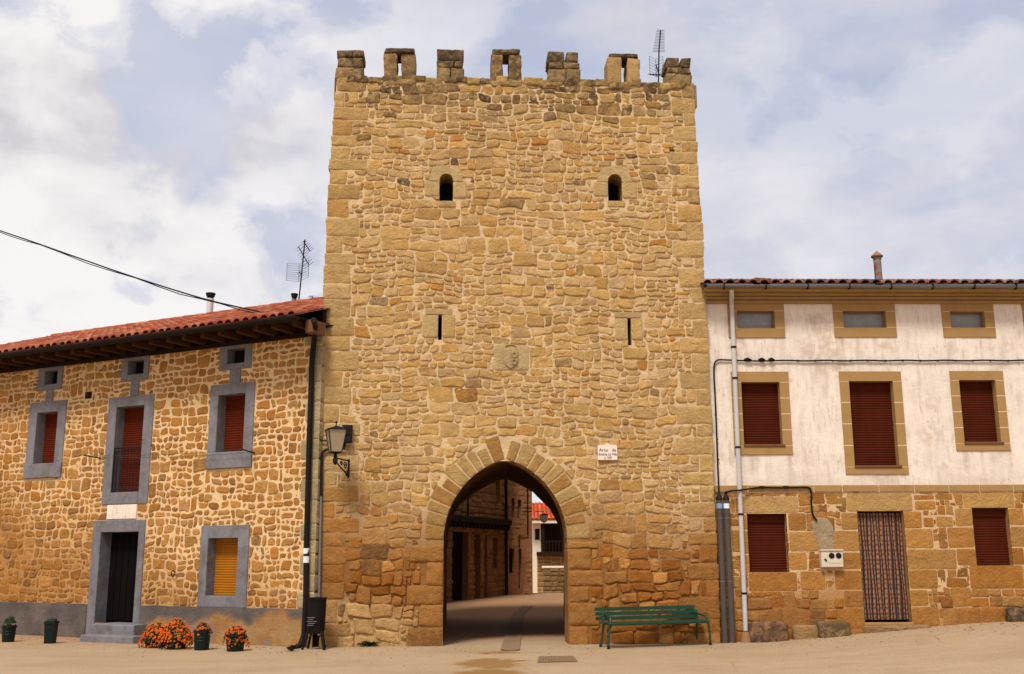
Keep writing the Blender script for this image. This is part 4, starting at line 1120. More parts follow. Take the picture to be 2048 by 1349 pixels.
# ================================================================== STREET BEHIND THE ARCH
def house_A():
    P1 = Vector((-4.75, 27.2)); P2 = Vector((-.33, 42.0)); d = P2 - P1; A = Plane(P1.x, P1.y, math.atan2(d.y, d.x)); W_ = d.length
    h = thing('street_house', 'dark stone house with jettied upper floor on the left of the street behind the arch', 'house', A.pt(W_ / 2, 0, -2))
    m = MB(); door = A.rect((903, 1062), (936, 1065), (903, 1204), (936, 1200)); d2 = A.rect((948, 1068), (961, 1070), (948, 1199), (961, 1197)); wn = A.rect((985, 1075), (994.5, 1077), (985, 1136), (994.5, 1137)); d3 = A.rect((968, 1070), (974, 1071), (968, 1196), (974, 1194))
    zj = A.uv(960, 1047)[1]
    hs = [rpoly(*q) for q in (door, d2, d3, wn)]
    HW = 5.7
    rect = [(0, -.2), (W_, -.2), (W_, HW), (0, HW)]; up = A.rect((991, 955), (1000, 958), (991, 1003), (1000, 1005)); hs.append(rpoly(*up))
    sheet(m, A, rect, hs, .5, lambda u, z: 0, lambda u, z: (.30, .17, .075), 1)
    lay(m, A, rubble(2.5, W_, -.1, HW, (.4, .6), (.2, .32), (.45, 1.0), random.Random(3)), [exc(q) for q in hs], lambda u, z: (*vary((.30, .155, .06), .25), .3), lambda u, z: random.uniform(.02, .06), .02, 2, None, .02, 1, .02)
    for q in hs: reveal(m, A, q, 0, -.25, 0, (.2, .1, .04, .2))
    m.build('wall', [STONE, MORT], h, auto=0)
    for q, nm, M in ((door, 'door', DARKDOOR), (d2, 'door', DARKDOOR), (d3, 'door', DARKDOOR), (wn, 'window', BLACK), (up, 'shutter', SHUT2)):
        b = MB(); b.box(A, q[0] - .02, q[1] + .02, q[2] - .02, q[3] + .02, -.3, -.22, 0); b.build(nm, [M], h)
    b = MB(); b.box(A, 2., W_ + .02, zj - .02, zj + .2, -.1, .30, .02)
    u = 2.2
    while u < W_: b.box(A, u, u + .14, zj - .2, zj - .02, -.1, .26, .01); u += .42
    b.build('jetty_beam', [WOOD], h)
    b = MB()
    b.tube([A.pt(W_ - .1, 0, .1), A.pt(W_ - .1, HW, .1)], .06, 8); b.build('drainpipe', [GUTTER], h)
    b = MB(); b.tube([A.pt(W_ * .70, zj, .06), A.pt(W_ * .70, HW, .06)], .035, 6); b.build('cable', [CABLE], h)
    b = MB(); b.add([A.pt(-.2, HW, .4), A.pt(W_, HW, .4), A.pt(W_, HW + .7, -3), A.pt(-.2, HW + .7, -3)], [(0, 1, 2, 3)], 0, (.4, .1, .04, 0)); b.box(A, 0, W_, -.1, HW, -4, -.35, 0, 0, (.3, .17, .07, 0)); b.build('roof', [TILE], h)
house_A()
def house_B():
    P1 = Vector((-.33, 42.0)); B = Plane(P1.x, P1.y, RAD(28)); W_ = B.uv(1065, 1120)[0]
    h = thing('street_house', 'tall narrow brown house at the end of the street, seen through the arch', 'house', B.pt(W_ / 2, 0, -2))
    rs = {'a': B.rect((1023, 997), (1029, 997), (1023, 1033), (1029, 1033)), 'b': B.rect((1035, 1000), (1042, 1000), (1035, 1037), (1042, 1037)), 'c': B.rect((1018.5, 1097), (1028, 1098), (1018.5, 1146), (1028, 1147)), 'd': B.rect((1037, 1098), (1043, 1098), (1037, 1178), (1043, 1178))}
    hs = [rpoly(*q) for q in rs.values()]; HW = 7.2; m = MB()
    sheet(m, B, [(0, -.6), (W_, -.6), (W_, HW), (0, HW)], hs, .3, lambda u, z: .01 * nz(u, z, 2), lambda u, z: lerp((.42, .21, .095), (.30, .12, .05), clamp(.5 + nz(u, z, .9))), 0)
    lay(m, B, rubble(.1, W_, 0, HW, (.4, .6), (.16, .3), (.25, .6), random.Random(4)), [exc(q) for q in hs], lambda u, z: (*vary((.40, .20, .085), .18), .25), lambda u, z: random.uniform(.005, .02), .03, 2, None, .03, 1, .02, keep=lambda u, z: nz(u, z, .6, 2.) > -.1)
    for q in hs: reveal(m, B, q, 0, -.2, 0, (.3, .15, .06, .1))
    m.build('wall', [STONE], h, auto=0)
    for k, nm, M in (('a', 'shutter', OCHRE2), ('b', 'shutter', ZINC), ('c', 'window', BLACK), ('d', 'door', ZINC)):
        q = rs[k]; b = MB(); b.box(B, q[0] - .02, q[1] + .02, q[2] - .02, q[3] + .02, -.26, -.16, 0); b.build(nm, [M], h)
    b = MB(); u, z = B.uv(1054, 1060); zz = B.uv(1038, 1071)[1]
    b.tube([B.pt(u, HW, .05), B.pt(u, zz, .05), B.pt(B.uv(1037, 1071)[0], zz, .05), B.pt(B.uv(1037, 1071)[0], B.uv(1037, 1095)[1], .05)], .025, 6); b.build('cable', [CABLE], h)
    b = MB(); b.box(B, .02, W_, -.6, HW - .01, -5, -.3, 0, 0, (.38, .19, .08, 0)); b.build('back_wall', [RENDER], h)
    b = MB(); b.add([B.pt(-.1, HW, .3), B.pt(W_ + .2, HW, .3), B.pt(W_ + .2, HW + 1.3, -4), B.pt(-.1, HW + 1.3, -4)], [(0, 1, 2, 3)], 0, (.42, .1, .04, 0)); b.build('roof', [TILE], h)
house_B()
def house_C():
    C = Plane(0, 66, 0.); X = lambda x, y, o=0.: C.uv(x, y, o)
    h = thing('gallery_house', 'cream house with dark timber balcony and bright red roof far beyond the arch', 'house', (3.4, 69, 0))
    u0, u1 = X(1066, 1110)[0], X(1160, 1110)[0]; ze = X(1090, 1042)[1]; zb = X(1090, 1108)[1]; zg = -1.8
    m = MB(); m.box(C, u0, X(1082, 1100)[0], zb, ze, -5, 0, 0); m.box(C, u0 - .05, X(1074, 1100)[0], zg, zb, -5, .03, 0); m.build('rendered_wall', [WHITEW], h)
    m = MB(); hs = []
    sheet(m, C, [(X(1074, 1100)[0], zg), (u1, zg), (u1, zb), (X(1074, 1100)[0], zb)], [], .4, lambda u, z: 0, lambda u, z: (.42, .27, .12), 1)
    lay(m, C, rubble(X(1074, 1100)[0], u1, zg, zb, (.5, .7), (.2, .35), (.3, .7), random.Random(5)), [], lambda u, z: (*vary((.30, .165, .06), .25), .3), lambda u, z: random.uniform(.02, .05), .04, 2, None, .03, 1)
    m.build('stone_base', [STONE, MORT], h)
    m = MB(); v = X(1073, 1100)[0]
    m.box(C, v, u1, zb - .12, zb + .12, -1.4, .75, .02); m.box(C, X(1082, 1100)[0], u1, zb + .12, ze - .1, -5, -1.0, 0)
    for x in (1084.5, 1128): a = X(x, 1100)[0]; m.box(C, a, a + .12, zb + .1, ze, .5, .62, 0)
    m.box(C, X(1070, 1060)[0], X(1079, 1060)[0], X(1074, 1080)[1], X(1074, 1058)[1], -.05, .03, 0)
    zr = X(1100, 1082)[1]; m.box(C, X(1084, 1082)[0], u1, zr - .06, zr, .6, .68, 0)
    a = X(1084.5, 1100)[0]
    while a < u1: m.box(C, a, a + .05, zb + .1, zr - .05, .62, .66, 0); a += .2
    m.build('timber_balcony', [WOOD], h)
    m = MB(); vs = []; zt = X(1150, 975)[1] + .4
    m.add([C.pt(u0 - .3, ze + 1.15, -1.2), C.pt(u1 + .5, ze + 1.15, -1.2), C.pt(u1 + .5, ze, -5), C.pt(u0 - .3, ze, -5)], [(0, 1, 2, 3)], 0, (.6, .07, .018, 0))
    tiles(m, C, u0 - .3, u1 + .4, .9, -1.2, lambda o: ze + .06 + (.9 - o) * .52, .26, .45, random.Random(3), [(.62, .07, .018), (.52, .06, .02), (.66, .10, .03)])
    m.build('roof', [TILE], h, auto=0)
    m = MB(); m.box(C, u0 - .25, u1 + .4, ze - .18, ze + .02, -.2, .85, .02); m.build('eave_board', [WHITEW], h)
    w_ = thing('garden_wall', 'low stone wall with white coping in front of the far balcony house', 'wall', (2.9, 58, -.6))
    G = Plane(0, 58, 0.); a, b = G.uv(1086, 1160)[0], G.uv(1150, 1160)[0]; m = MB(); zt2 = G.uv(1100, 1137)[1]
    m.box(G, a, b, -1.4, zt2, -.3, -.02, 0, 1, (.22, .13, .06, 0)); lay(m, G, rubble(a, b, -1.2, zt2, (.4, .6), (.2, .3), (.25, .55), random.Random(6)), [], lambda u, z: (*vary((.24, .135, .055), .25), .4), lambda u, z: random.uniform(.02, .06), .04, 2, None, .02, 1)
    m.build('wall', [STONE, MORT], w_)
    m = MB(); m.box(G, a - .05, b, zt2, zt2 + .12, -.35, .06, .02); m.build('coping', [WHITEW], w_)
house_C()
def house_D():  # out-of-view house, added to keep light off the street
    h = thing('street_house', 'unseen stone house added on the right side of the street to darken it', 'house', (5, 35, 0))
    D = Plane(2.75, 46., -math.pi / 2); m = MB(); sheet(m, D, [(0, -.3), (18.4, -.3), (18.4, 6.8), (0, 6.8)], [], .5, lambda u, z: .02 * nz(u, z), lambda u, z: (.36, .22, .1), 0)
    lay(m, D, rubble(0, 18.4, -.1, 6.8, (.4, .7), (.25, .4), (.4, 1.), random.Random(8)), [], lambda u, z: (*vary((.36, .21, .085), .2), .2), lambda u, z: .03, .03, 2, None, .02, 1)
    m.box(D, .05, 18.35, -.3, 6.8, -4, -.1, 0, 0, (.36, .22, .1, 0)); m.build('wall', [STONE], h)
    m = MB(); m.add([D.pt(-.1, 6.8, .3), D.pt(18.5, 6.8, .3), D.pt(18.5, 8, -4), D.pt(-.1, 8, -4)], [(0, 1, 2, 3)], 0, (.42, .1, .04, 0)); m.build('roof', [TILE], h)
house_D()

# ================================================================== THINGS IN FRONT
def gpt(x, y): p = ground(x, y); return Vector((p[0], p[1], gz(*p)))
# --- plaque
pl = T.rect((1195, 893), (1234, 893), (1195, 921), (1234, 921)); cu = (pl[0] + pl[1]) / 2
q = thing('street_plaque', 'small white marble plaque with black lettering right of the archway', 'plaque', T.pt(cu, pl[2], .03))
m = MB(); zz = pl[3]; o = [(pl[0], pl[2]), (pl[1], pl[2]), (pl[1], zz), (pl[1] - .03, zz + .012), (cu + .08, zz + .02), (cu + .05, zz + .015), (cu + .02, zz + .05), (cu - .02, zz + .05), (cu - .05, zz + .015), (cu - .08, zz + .02), (pl[0] + .03, zz + .012), (pl[0], zz)]
n = len(o); vs = [T.pt(u, z, off) for off in (.0, .052, .058) for (u, z) in (o if off < .055 else [(cu + (u - cu) * .97, z + (.004 if z < zz else -.004)) for u, z in o])]
m.add(vs, [(k * n + i, k * n + (i + 1) % n, (k + 1) * n + (i + 1) % n, (k + 1) * n + i) for k in range(2) for i in range(n)] + [tuple(2 * n + i for i in range(n))])
m.build('slab', [MARBLE], q, smooth=False)
def text(body, fr, u, z, off, size, mt, parent, shear=0., w=1.):
    c = bpy.data.curves.new('lettering', 'FONT'); c.body = body; c.size = size; c.align_x = 'CENTER'; c.extrude = .001; c.shear = shear; c.offset = .0012
    o = bpy.data.objects.new('tmp', c); COL.objects.link(o); dg = bpy.context.evaluated_depsgraph_get()
    me = bpy.data.meshes.new_from_object(o.evaluated_get(dg)); bpy.data.objects.remove(o)
    p = ORG[parent.name]
    for v in me.vertices: v.co = Vector(fr.pt(u + v.co.x * w, z + v.co.y, off + v.co.z)) - p
    me.materials.clear(); me.materials.append(mt); r = bpy.data.objects.new('lettering', me); COL.objects.link(r); r.parent = parent; return r
H = pl[3] - pl[2]
text('Arco   de', T, cu, pl[2] + H * .60, .0585, .082, INK, q); text('Encima La Villa', T, cu, pl[2] + H * .32, .0585, .066, INK, q, 0, .86); text('s. XIII', T, cu, pl[2] + H * .09, .0585, .058, INK, q, .2)

# --- lantern builder (four tapering panes in an iron frame)
def lantern(root, c, h, w, rot, post=True):
    c = Vector(c); s2 = math.sqrt(.5)
    zb, zt = c.z, c.z + h; rb, rt_ = w * .30, w * .5
    def cor(r, z, k): a = rot + math.pi / 4 + k * math.pi / 2; return Vector((c.x + r * math.cos(a) / s2, c.y + r * math.sin(a) / s2, z))
    m = MB(); t = w * .030
    for k in range(4):
        m.tube([cor(rb, zb, k), cor(rt_, zt, k)], t, 6); m.tube([cor(rb, zb, k), cor(rb, zb, k + 1)], t, 6); m.tube([cor(rt_, zt, k), cor(rt_, zt, k + 1)], t * 1.2, 6)
    m.build('cage', [IRON], root)
    m = MB(); top = c + Vector((0, 0, h + w * .22)); vs = [cor(rt_ * 1.12, zt, k) for k in range(4)] + [cor(rt_ * .18, zt + w * .20, k) for k in range(4)]
    m.add(vs, [(k, (k + 1) % 4, 4 + (k + 1) % 4, 4 + k) for k in range(4)] + [(4, 5, 6, 7), (3, 2, 1, 0)])
    m.lathe((c.x, c.y, zt + w * .2), [(w * .07, 0), (w * .03, w * .05), (w * .025, w * .15), (w * .07, w * .18), (w * .07, w * .21), (w * .01, w * .30)], 8); m.build('hood', [IRON], root, smooth=False)
    for k in range(4):
        m = MB(); a, b, d, e = cor(rb * .97, zb, k), cor(rb * .97, zb, k + 1), cor(rt_ * .97, zt, k + 1), cor(rt_ * .97, zt, k); m.add([a, b, d, e], [(0, 1, 2, 3)]); m.build('glass_pane', [GLASSL], root)
    m = MB(); m.lathe((c.x, c.y, zb), [(w * .03, -w * .30), (w * .14, -w * .24), (w * .09, -w * .18), (w * .07, -w * .10), (rb * .9, -.012), (rb * .9, 0)], 10); m.build('base', [IRON], root)
u0, z0 = T.uv(697, 935); d = .62
root = thing('wall_lantern', 'black iron lantern with beige panes on a scrolled bracket on the tower', 'lantern', T.pt(u0, z0, 0))
ctr = Vector(T.pt(T.uv(671, 905, d)[0], T.uv(671, 905, d)[1], d)); wpt = Vector(T.pt(T.uv(698, 915)[0], ctr.z - .10, .02)); wl = Vector(T.pt(T.uv(697, 956)[0], T.uv(697, 956)[1], .02))
lantern(root, ctr, .40, .32, RAD(20))
m = MB(); tip = Vector((ctr.x, ctr.y, ctr.z - .10)); m.tube([wpt, tip], .014, 8); m.tube([wpt + Vector((0, 0, .03)), wl], .02, 8)
m.tube([tip + Vector((0, 0, -.06)), wl + Vector((0, 0, .03))], .013, 8)
def scroll(c, ax, r, turns=1.4, n=22):
    return [c + ax * (r * (1 - i / n * .8) * math.cos(2 * math.pi * turns * i / n)) + Vector((0, 0, 1)) * (r * (1 - i / n * .8) * math.sin(2 * math.pi * turns * i / n)) for i in range(n + 1)]
ax = (tip - wpt).normalized()
m.tube(scroll(wpt + ax * .16 + Vector((0, 0, -.10)), ax, .075), .010, 6); m.tube(scroll(wpt + ax * .34 + Vector((0, 0, -.075)), ax, .05), .009, 6); m.tube(scroll(wpt + ax * .09 + Vector((0, 0, -.24)), ax, .06), .009, 6)
m.lathe((tip.x, tip.y, tip.z - .10), [(.01, -.02), (.045, .02), (.045, .08), (.02, .12)], 8)
m.build('bracket', [IRON], root)
# --- junction box
a, b, c_, d_ = T.rect((686, 852), (705, 852), (686, 890), (705, 890))
root = thing('junction_box', 'dark grey electrical box on the tower wall behind the lantern', 'electrical box', T.pt((a + b) / 2, c_, .03))
m = MB(); m.box(T, a, b, c_ + .03, d_, .0, .16, .012); m.build('housing', [IRON], root)
m = MB(); m.box(T, a + .03, b - .04, c_ + .16, d_ - .04, .161, .172, .004); m.build('lid', [GUTTER], root)
m = MB(); m.tube([T.pt(a + .05, c_ + .03, .08), T.pt(a + .04, c_ - .05, .06)], .02, 6); m.build('cable_gland', [CABLE], root)
# --- cables on the tower
def cable(name, pts, r, label, cat='cable', M=CABLE, clips=None, fr=None, n=6):
    m = MB(); m.tube(pts, r, n)
    for p in (clips or []): m.box(fr, p[0] - .014, p[0] + .014, p[1] - .012, p[1] + .012, -.02, .05)
    o = m.build(name, [M]); tag(o, label, cat); return o
def smooth(pts, k=2):
    pts = [Vector(p) for p in pts]
    for _ in range(k):
        o = [pts[0]]
        for a, b in zip(pts, pts[1:]): o += [a.lerp(b, .25), a.lerp(b, .75)]
        pts = o + [pts[-1]]
    return pts
TO = .065
cable('cable', smooth([offpt(T, x, y, TO) for x, y in ((655, 651), (646, 652), (643, 665), (641, 720), (639.5, 780), (637, 855), (637, 880), (641, 882), (660, 882), (690, 882))]), .016, 'black cable running down the tower corner into the lantern box')
m = MB(); m.tube(smooth([offpt(T, x, y, TO) for x, y in ((690, 897), (660, 898), (648, 901), (643.5, 908), (643, 930), (642, 993))]), .024, 8); tag(m.build('cable_duct', [IRON]), 'black curved duct leaving the lantern and turning down the tower wall', 'cable duct')
m = MB(); m.tube([offpt(T, 642, 993, TO), offpt(T, 640, 1090, TO), offpt(T, 638, 1196, TO)], .022, 8); tag(m.build('cable_duct', [ZINC]), 'thin grey steel duct below the black duct, behind the litter bin', 'cable duct')
root = thing('cable_insulator', 'black cable anchor with clamp at the upper left corner of the tower', 'cable anchor', offpt(T, 656, 650, .05))
m = MB(); m.tube([offpt(T, 668, 652, .0), offpt(T, 655, 651, .08)], .015, 8); m.build('hook', [IRON], root)
m = MB(); p = Vector(offpt(T, 655, 651, .08)); m.tube([p + Vector((-.09, 0, .02)), p + Vector((-.04, 0, .01)), p + Vector((.03, 0, -.01)), p + Vector((.05, 0, -.02))], [.015, .05, .045, .01], 10); m.build('clamp', [IRON], root)
# --- overhead cable sagging in from the left
PC = Plane(*T.pt(T.uv(655, 651)[0], 0, .10)[:2], RAD(-30))
pts = [(655, 651), (612, 644), (560, 633), (500, 620), (420, 602), (340, 578), (250, 549), (150, 514), (60, 482), (0, 462), (-120, 420), (-420, 316), (-800, 180)]
P3 = [Vector(PC.pt(*PC.uv(x, y))) for x, y in pts]
m = MB(); m.tube(smooth(P3, 1), .017, 6)
P4 = [p + Vector((0, 0, .022 * math.sin(i * 1.7) - .03)) for i, p in enumerate(smooth(P3, 1))]; m.tube(P4, .011, 6)
tag(m.build('overhead_cable', [CABLE]), 'black twisted overhead cable sagging across the sky towards the tower corner', 'cable')
# --- bench
def bench():
    fl, fr_ = gpt(1217, 1299), gpt(1421, 1291); ax = (fr_ - fl); W_ = ax.length; a = math.atan2(ax.y, ax.x); B = Plane(fl.x, fl.y, a)
    zl, zr_ = fl.z, fr_.z
    def P(u, z, off): t = clamp(u / W_, -.1, 1.1); return Vector(B.pt(u, z + zl + (zr_ - zl) * t, off))
    root = thing('park_bench', 'green painted slatted bench with tubular legs against the tower wall', 'bench', B.pt(W_ / 2, 0, -.2))
    root_z = 0
    def slat(u0, u1, z0, z1, o0, o1, nm):
        m = MB(); vs = []
        for o in (o0, o1):
            for (u, z) in ((u0, z0), (u1, z0), (u1, z1), (u0, z1)): vs.append(P(u, z, o))
        e = .006
        m.add(vs, [(3, 2, 1, 0), (4, 5, 6, 7), (0, 1, 5, 4), (1, 2, 6, 5), (2, 3, 7, 6), (3, 0, 4, 7)]); return m.build(nm, [GREEN], root, smooth=False)
    for i, (z0, z1) in enumerate(((.455, .515), (.533, .593), (.611, .671))): slat(-.06, W_ - .03, z0, z1, -.36 - i * .02, -.335 - i * .02, 'backrest_slat')
    for k in range(4): slat(-.02, W_ - .02, .405, .428, -.30 + k * .095, -.22 + k * .095, 'seat_slat')
    for u in (.0, W_):
        sg = -1 if u == 0 else 1
        m = MB(); m.tube([P(u, .0, 0), P(u - sg * .005, .2, .0), P(u - sg * .04, .40, .02), P(u - sg * .06, .50, -.02), P(u - sg * .10, .53, -.18), P(u - sg * .10, .55, -.33)], .02, 8); m.build('leg', [GREEN], root)
        m = MB(); m.tube([P(u - sg * .04, .0, -.40), P(u - sg * .07, .40, -.32), P(u - sg * .09, .66, -.40)], .02, 8); m.build('leg', [GREEN], root)
        for (uu, oo) in ((u, 0), (u - sg * .04, -.40)):
            m = MB(); m.tube([P(uu, -.005, oo), P(uu, .05, oo)], .024, 8); m.build('foot_cap', [IRON], root)
    m = MB(); m.tube([P(.05, .395, .05), P(W_ - .05, .395, .05)], .013, 6); m.tube([P(.05, .395, -.28), P(W_ - .05, .395, -.28)], .013, 6); m.tube([P(.05, .395, .05), P(.05, .395, -.28)], .013, 6); m.tube([P(W_ - .05, .395, .05), P(W_ - .05, .395, -.28)], .013, 6); m.build('seat_frame', [GREEN], root)
    m = MB(); m.tube([P(W_ * .5, .38, .02), P(W_ * .5, .40, -.30), P(W_ * .5, .65, -.41)], .016, 6); m.build('middle_support', [GREEN], root)
bench()
# --- litter bin
def litter_bin():
    b = gpt(626, 1301); c = Vector((b.x + .02, b.y + .12, 0)); zt = L.uv(626, 1196, .4)[1]; zm = zt - .60
    root = thing('litter_bin', 'dark brown metal litter bin on splayed legs at the corner of the tower', 'litter bin', c)
    m = MB(); m.lathe((c.x, c.y, 0), [(0.129, zm), (0.142, zm + .02), (0.159, zt - .12), (0.163, zt - .03), (0.169, zt - .02), (0.169, zt), (0.155, zt), (0.146, zt - .05), (0.120, zm + .1)], 20); bo = m.build('bin_body', [BIN], root, auto=30)
    m = MB()
    for i in range(26):
        a = 2 * math.pi * i / 26
        for k in range(9): z = zm + .06 + k * .05; r = (.168 + .018 * (z - zm) / .6) * .86 + .001; m.tube([(c.x + r * math.cos(a), c.y + r * math.sin(a), z), (c.x + (r + .003) * math.cos(a), c.y + (r + .003) * math.sin(a), z + .02)], .006, 4)
    m.build('punched_pattern', [GUTTER], bo)
    m = MB(); A = L; fr = Plane(c.x, c.y - .165, 0.)
    for k in range(5): m.box(fr, -.13 + .02 * (k % 2), -.02 + .03 * (k % 3), zm + .14 + k * .032, zm + .150 + k * .032, .004 - .0, .012, 0)
    m.build('faded_notice', [ZINC], bo)
    for dx, dy in ((-.16, -.05), (.13, -.12), (.10, .12), (-.12, .12)):
        m = MB(); m.tube([(c.x + dx * .8, c.y + dy * .8, zm + .05), (c.x + dx * 1.0, c.y + dy, .2), (c.x + dx * 1.35, c.y + dy * 1.3, .0)], .022, 8); m.build('leg', [BIN], root)
    m = MB(); m.tube([(c.x + .17, c.y, zm + .08), (c.x - .1, c.y - .1, .22), (c.x - .2, c.y - .05, .1)], .008, 6); m.build('chain', [IRON], root)
litter_bin()
# --- twig of dead leaves by the drain
def weed(name, x, y, hgt, wid, label, cat, n, seed, mats=(LEAF,), loc=None):
    r = random.Random(seed); b = loc or gpt(x, y); root = thing(name, label, cat, b); m = MB()
    for i in range(n):
        a = r.uniform(0, 2 * math.pi); l = r.uniform(.4, 1); d = Vector((math.cos(a) * wid * l, math.sin(a) * wid * .5 * l, hgt * r.uniform(.2, 1) * (1.1 - l * .6)))
        p0 = b + d * .15; p1 = b + d; s_ = Vector((-d.y, d.x, 0)).normalized() * r.uniform(.012, .03)
        mid = p0.lerp(p1, .55) + Vector((0, 0, .03)); m.add([p0, mid - s_, p1 + Vector((0, 0, -.01)), mid + s_], [(0, 1, 2, 3)], 0)
    m.build('leaves', [mats[0]], root, smooth=False)
    m = MB()
    for i in range(6):
        a = r.uniform(0, 2 * math.pi); m.tube([b, b + Vector((math.cos(a) * wid * .5, math.sin(a) * wid * .25, hgt * .6))], .004, 4)
    m.build('stem', [LEAF], root)
weed('weed_plant', 735, 1294, .17, .26, 'low dark green weed growing at the foot of the tower left of the arch', 'plant', 90, 3)
weed('weed_plant', 583, 1303, .14, .14, 'dry dark weed beside the drainpipe outlet at the tower corner', 'plant', 40, 5, (WOOD,))
weed('weed_plant', 1487, 1272, .12, .1, 'small green weed between the grey conduits and the pale downpipe', 'plant', 30, 6)
# --- flower pots
def pot(x, y, r, h, label, flowers=0, fw=.3, fh=.2, seed=0, hang=0., square=False, leaves=60, lift=0., group='plant pots along the stone house', off=.0):
    rr = random.Random(seed); b = gpt(x, y); b = b + Vector((0, r * .6 + off, 0)); root = thing('flower_pot', label, 'flower pot', b, group)
    m = MB(); n = 4 if square else 22
    m.lathe(b, [(r * .82, 0), (r * .84, .01), (r * .97, h * .88), (r * 1.06, h * .89), (r * 1.06, h), (r * .95, h), (r * .9, h * .85)], n, rot=math.pi / 4 if square else 0); p = m.build('pot', [POT], root, auto=40)
    if not square:
        m = MB()
        for k in (.45, .62): m.lathe((b.x, b.y, b.z + h * k), [(r * .93, 0), (r * .97, .008), (r * .93, .016)], 22)
        m.build('pot_rib', [POT], p)
    top = b + Vector((0, 0, h + lift)); mf = MB(); ml = MB()
    def place():
        a = rr.uniform(0, 2 * math.pi); q = rr.random() ** .5; q *= rr.choice((1, 1, 1, 1.18)); ph = math.sqrt(max(0, 1 - min(1, q) ** 2)) * rr.choice((.8, .95, 1., 1.05, 1.25))
        d = Vector((math.cos(a) * q * fw, math.sin(a) * q * fw * .75, ph * fh - hang * q * q * rr.uniform(.5, 1))); return top + d, d
    def blob(mm, p, d, s, k):
        nrm = (d.normalized() + Vector((rr.uniform(-.6, .6), rr.uniform(-.9, .2), rr.uniform(-.3, .7)))).normalized(); t = nrm.cross(Vector((0, 0, 1)));  t = t.normalized() if t.length > .01 else Vector((1, 0, 0)); q = nrm.cross(t)
        vs = [p + nrm * s * .3] + [p + (t * math.cos(2 * math.pi * i / k) + q * math.sin(2 * math.pi * i / k)) * s * (1 if i % 2 else .8) for i in range(k)]
        mm.add(vs, [(0, 1 + i, 1 + (i + 1) % k) for i in range(k)])
    for i in range(leaves):
        p, d = place(); blob(ml, p - d * .1, d, rr.uniform(.018, .035), 5)
    for i in range(flowers):
        p, d = place(); blob(mf, p, d, rr.uniform(.014, .027), 6)
    if leaves: ml.build('foliage', [LEAF], root, smooth=False)
    if flowers: mf.build('flowers', [PETAL], root, smooth=False)
pot(12, 1285, .13, .30, 'dark pot with a small green plant cut by the left picture edge', 0, .12, .16, 1, 0, False, 110)
pot(96, 1288, .135, .40, 'tall dark green square tub left of the doorstep', 0, .1, .05, 2, 0, True, 25)
pot(306, 1296, .20, .14, 'low dark planter overflowing with orange flowers next to the doorstep', 520, .31, .24, 3, .20, False, 300)
pot(346, 1299, .20, .17, 'planter with the tallest bush of orange flowers, second from the doorstep', 560, .31, .28, 4, .16, False, 300)
pot(400, 1301, .145, .33, 'dark green ribbed cylinder pot with a thin top of orange flowers', 90, .17, .11, 5, .08, False, 60)
pot(467, 1304, .165, .28, 'squat dark green pot with orange flowers spilling over its right side', 230, .23, .13, 6, .20, False, 120)
# --- clothes line
cl = lambda x, y, o: Vector(offpt(L, x, y, o))
root = thing('clothesline', 'thin green clothesline strung between two wall brackets on the stone house', 'clothesline', L.pt(-4, 2.9, .05))
a0 = cl(201, 917, .0); a1 = cl(168, 911, .45); b0 = cl(510, 907, .0); b1 = cl(484, 899, .45)
m = MB(); m.tube([a0, a1], .014, 6); m.build('bracket', [IRON], root)
m = MB(); m.tube([b0, b1], .014, 6); m.build('bracket', [GUTTER], root)
for t in (.25, .95):
    p, q_ = a0.lerp(a1, t), b0.lerp(b1, t); m = MB(); m.tube([p.lerp(q_, k / 10) - Vector((0, 0, .04 * math.sin(math.pi * k / 10))) for k in range(11)], .0035, 5); m.build('line', [GREEN], root)
# --- conduits beside the white house
def conduit(x0, xb, ytop, label, M2):
    root = thing('conduit_pipe', label, 'conduit pipe', offpt(R, xb, 1280, .09), 'grey cable conduits at the foot of the white house')
    pb = Vector(offpt(R, xb, 1284, .09)); pb.z = gz(pb.x, pb.y); pt_ = Vector(offpt(R, x0, ytop, .09))
    m = MB(); m.tube([pb, pt_], .056, 12); m.build('pipe', [CONDUIT], root)
    m = MB(); up = (pt_ - pb).normalized(); m.tube([pt_, pt_ + up * .04, pt_ + up * .09, pt_ + up * .16], [.06, .06, .035, .02], 12); m.build('end_cap', [IRON], root)
    m = MB(); m.tube([pt_ - up * .06, pt_ - up * .15], .0575, 12); m.build('sticker', [M2], root)
    for t in (.18, .80):
        m = MB(); p = pb.lerp(pt_, 1 - t * .72); m.tube([p, p + up * .012], .059, 12); m.build('clamp', [ZINC], root)
    return pt_ + up * .16
e1 = conduit(1438.5, 1450, 1001, 'left grey cable conduit with a blue sticker beside the tower corner', BLUE); e2 = conduit(1452.5, 1465, 1001, 'right grey cable conduit with a white sticker next to the pale downpipe', WHITE)
RO = .035
c1 = smooth([e1] + [Vector(offpt(R, x, y, RO)) for x, y in ((1436.5, 960), (1434, 890), (1430.5, 800), (1427.5, 750), (1428, 728), (1434, 720), (1446, 720), (1490, 722))] + [Vector(offpt(R, x, 722 + (-1.2 if i % 2 else .8) - (x - 1490) * .0008 - .0, RO)) for i, x in enumerate(range(1530, 2390, 40))], 2)
cp_ = [R.uv(x, 722) for x in range(1595, 2380, 35)] + [R.uv(x, y) for x, y in ((1429, 780), (1431, 830), (1433.5, 880), (1436, 920))]
cable('cable', c1, .016, 'black cable climbing from the left conduit and crossing the white facade', clips=cp_, fr=R)
m = MB()
for x0, x1 in ((1488, 1503), (1517, 1530), (1537, 1549)): m.tube([offpt(R, x0, 720, .05), offpt(R, (x0 + x1) / 2, 719, .05), offpt(R, x1, 721, .05)], [.02, .036, .02], 8)
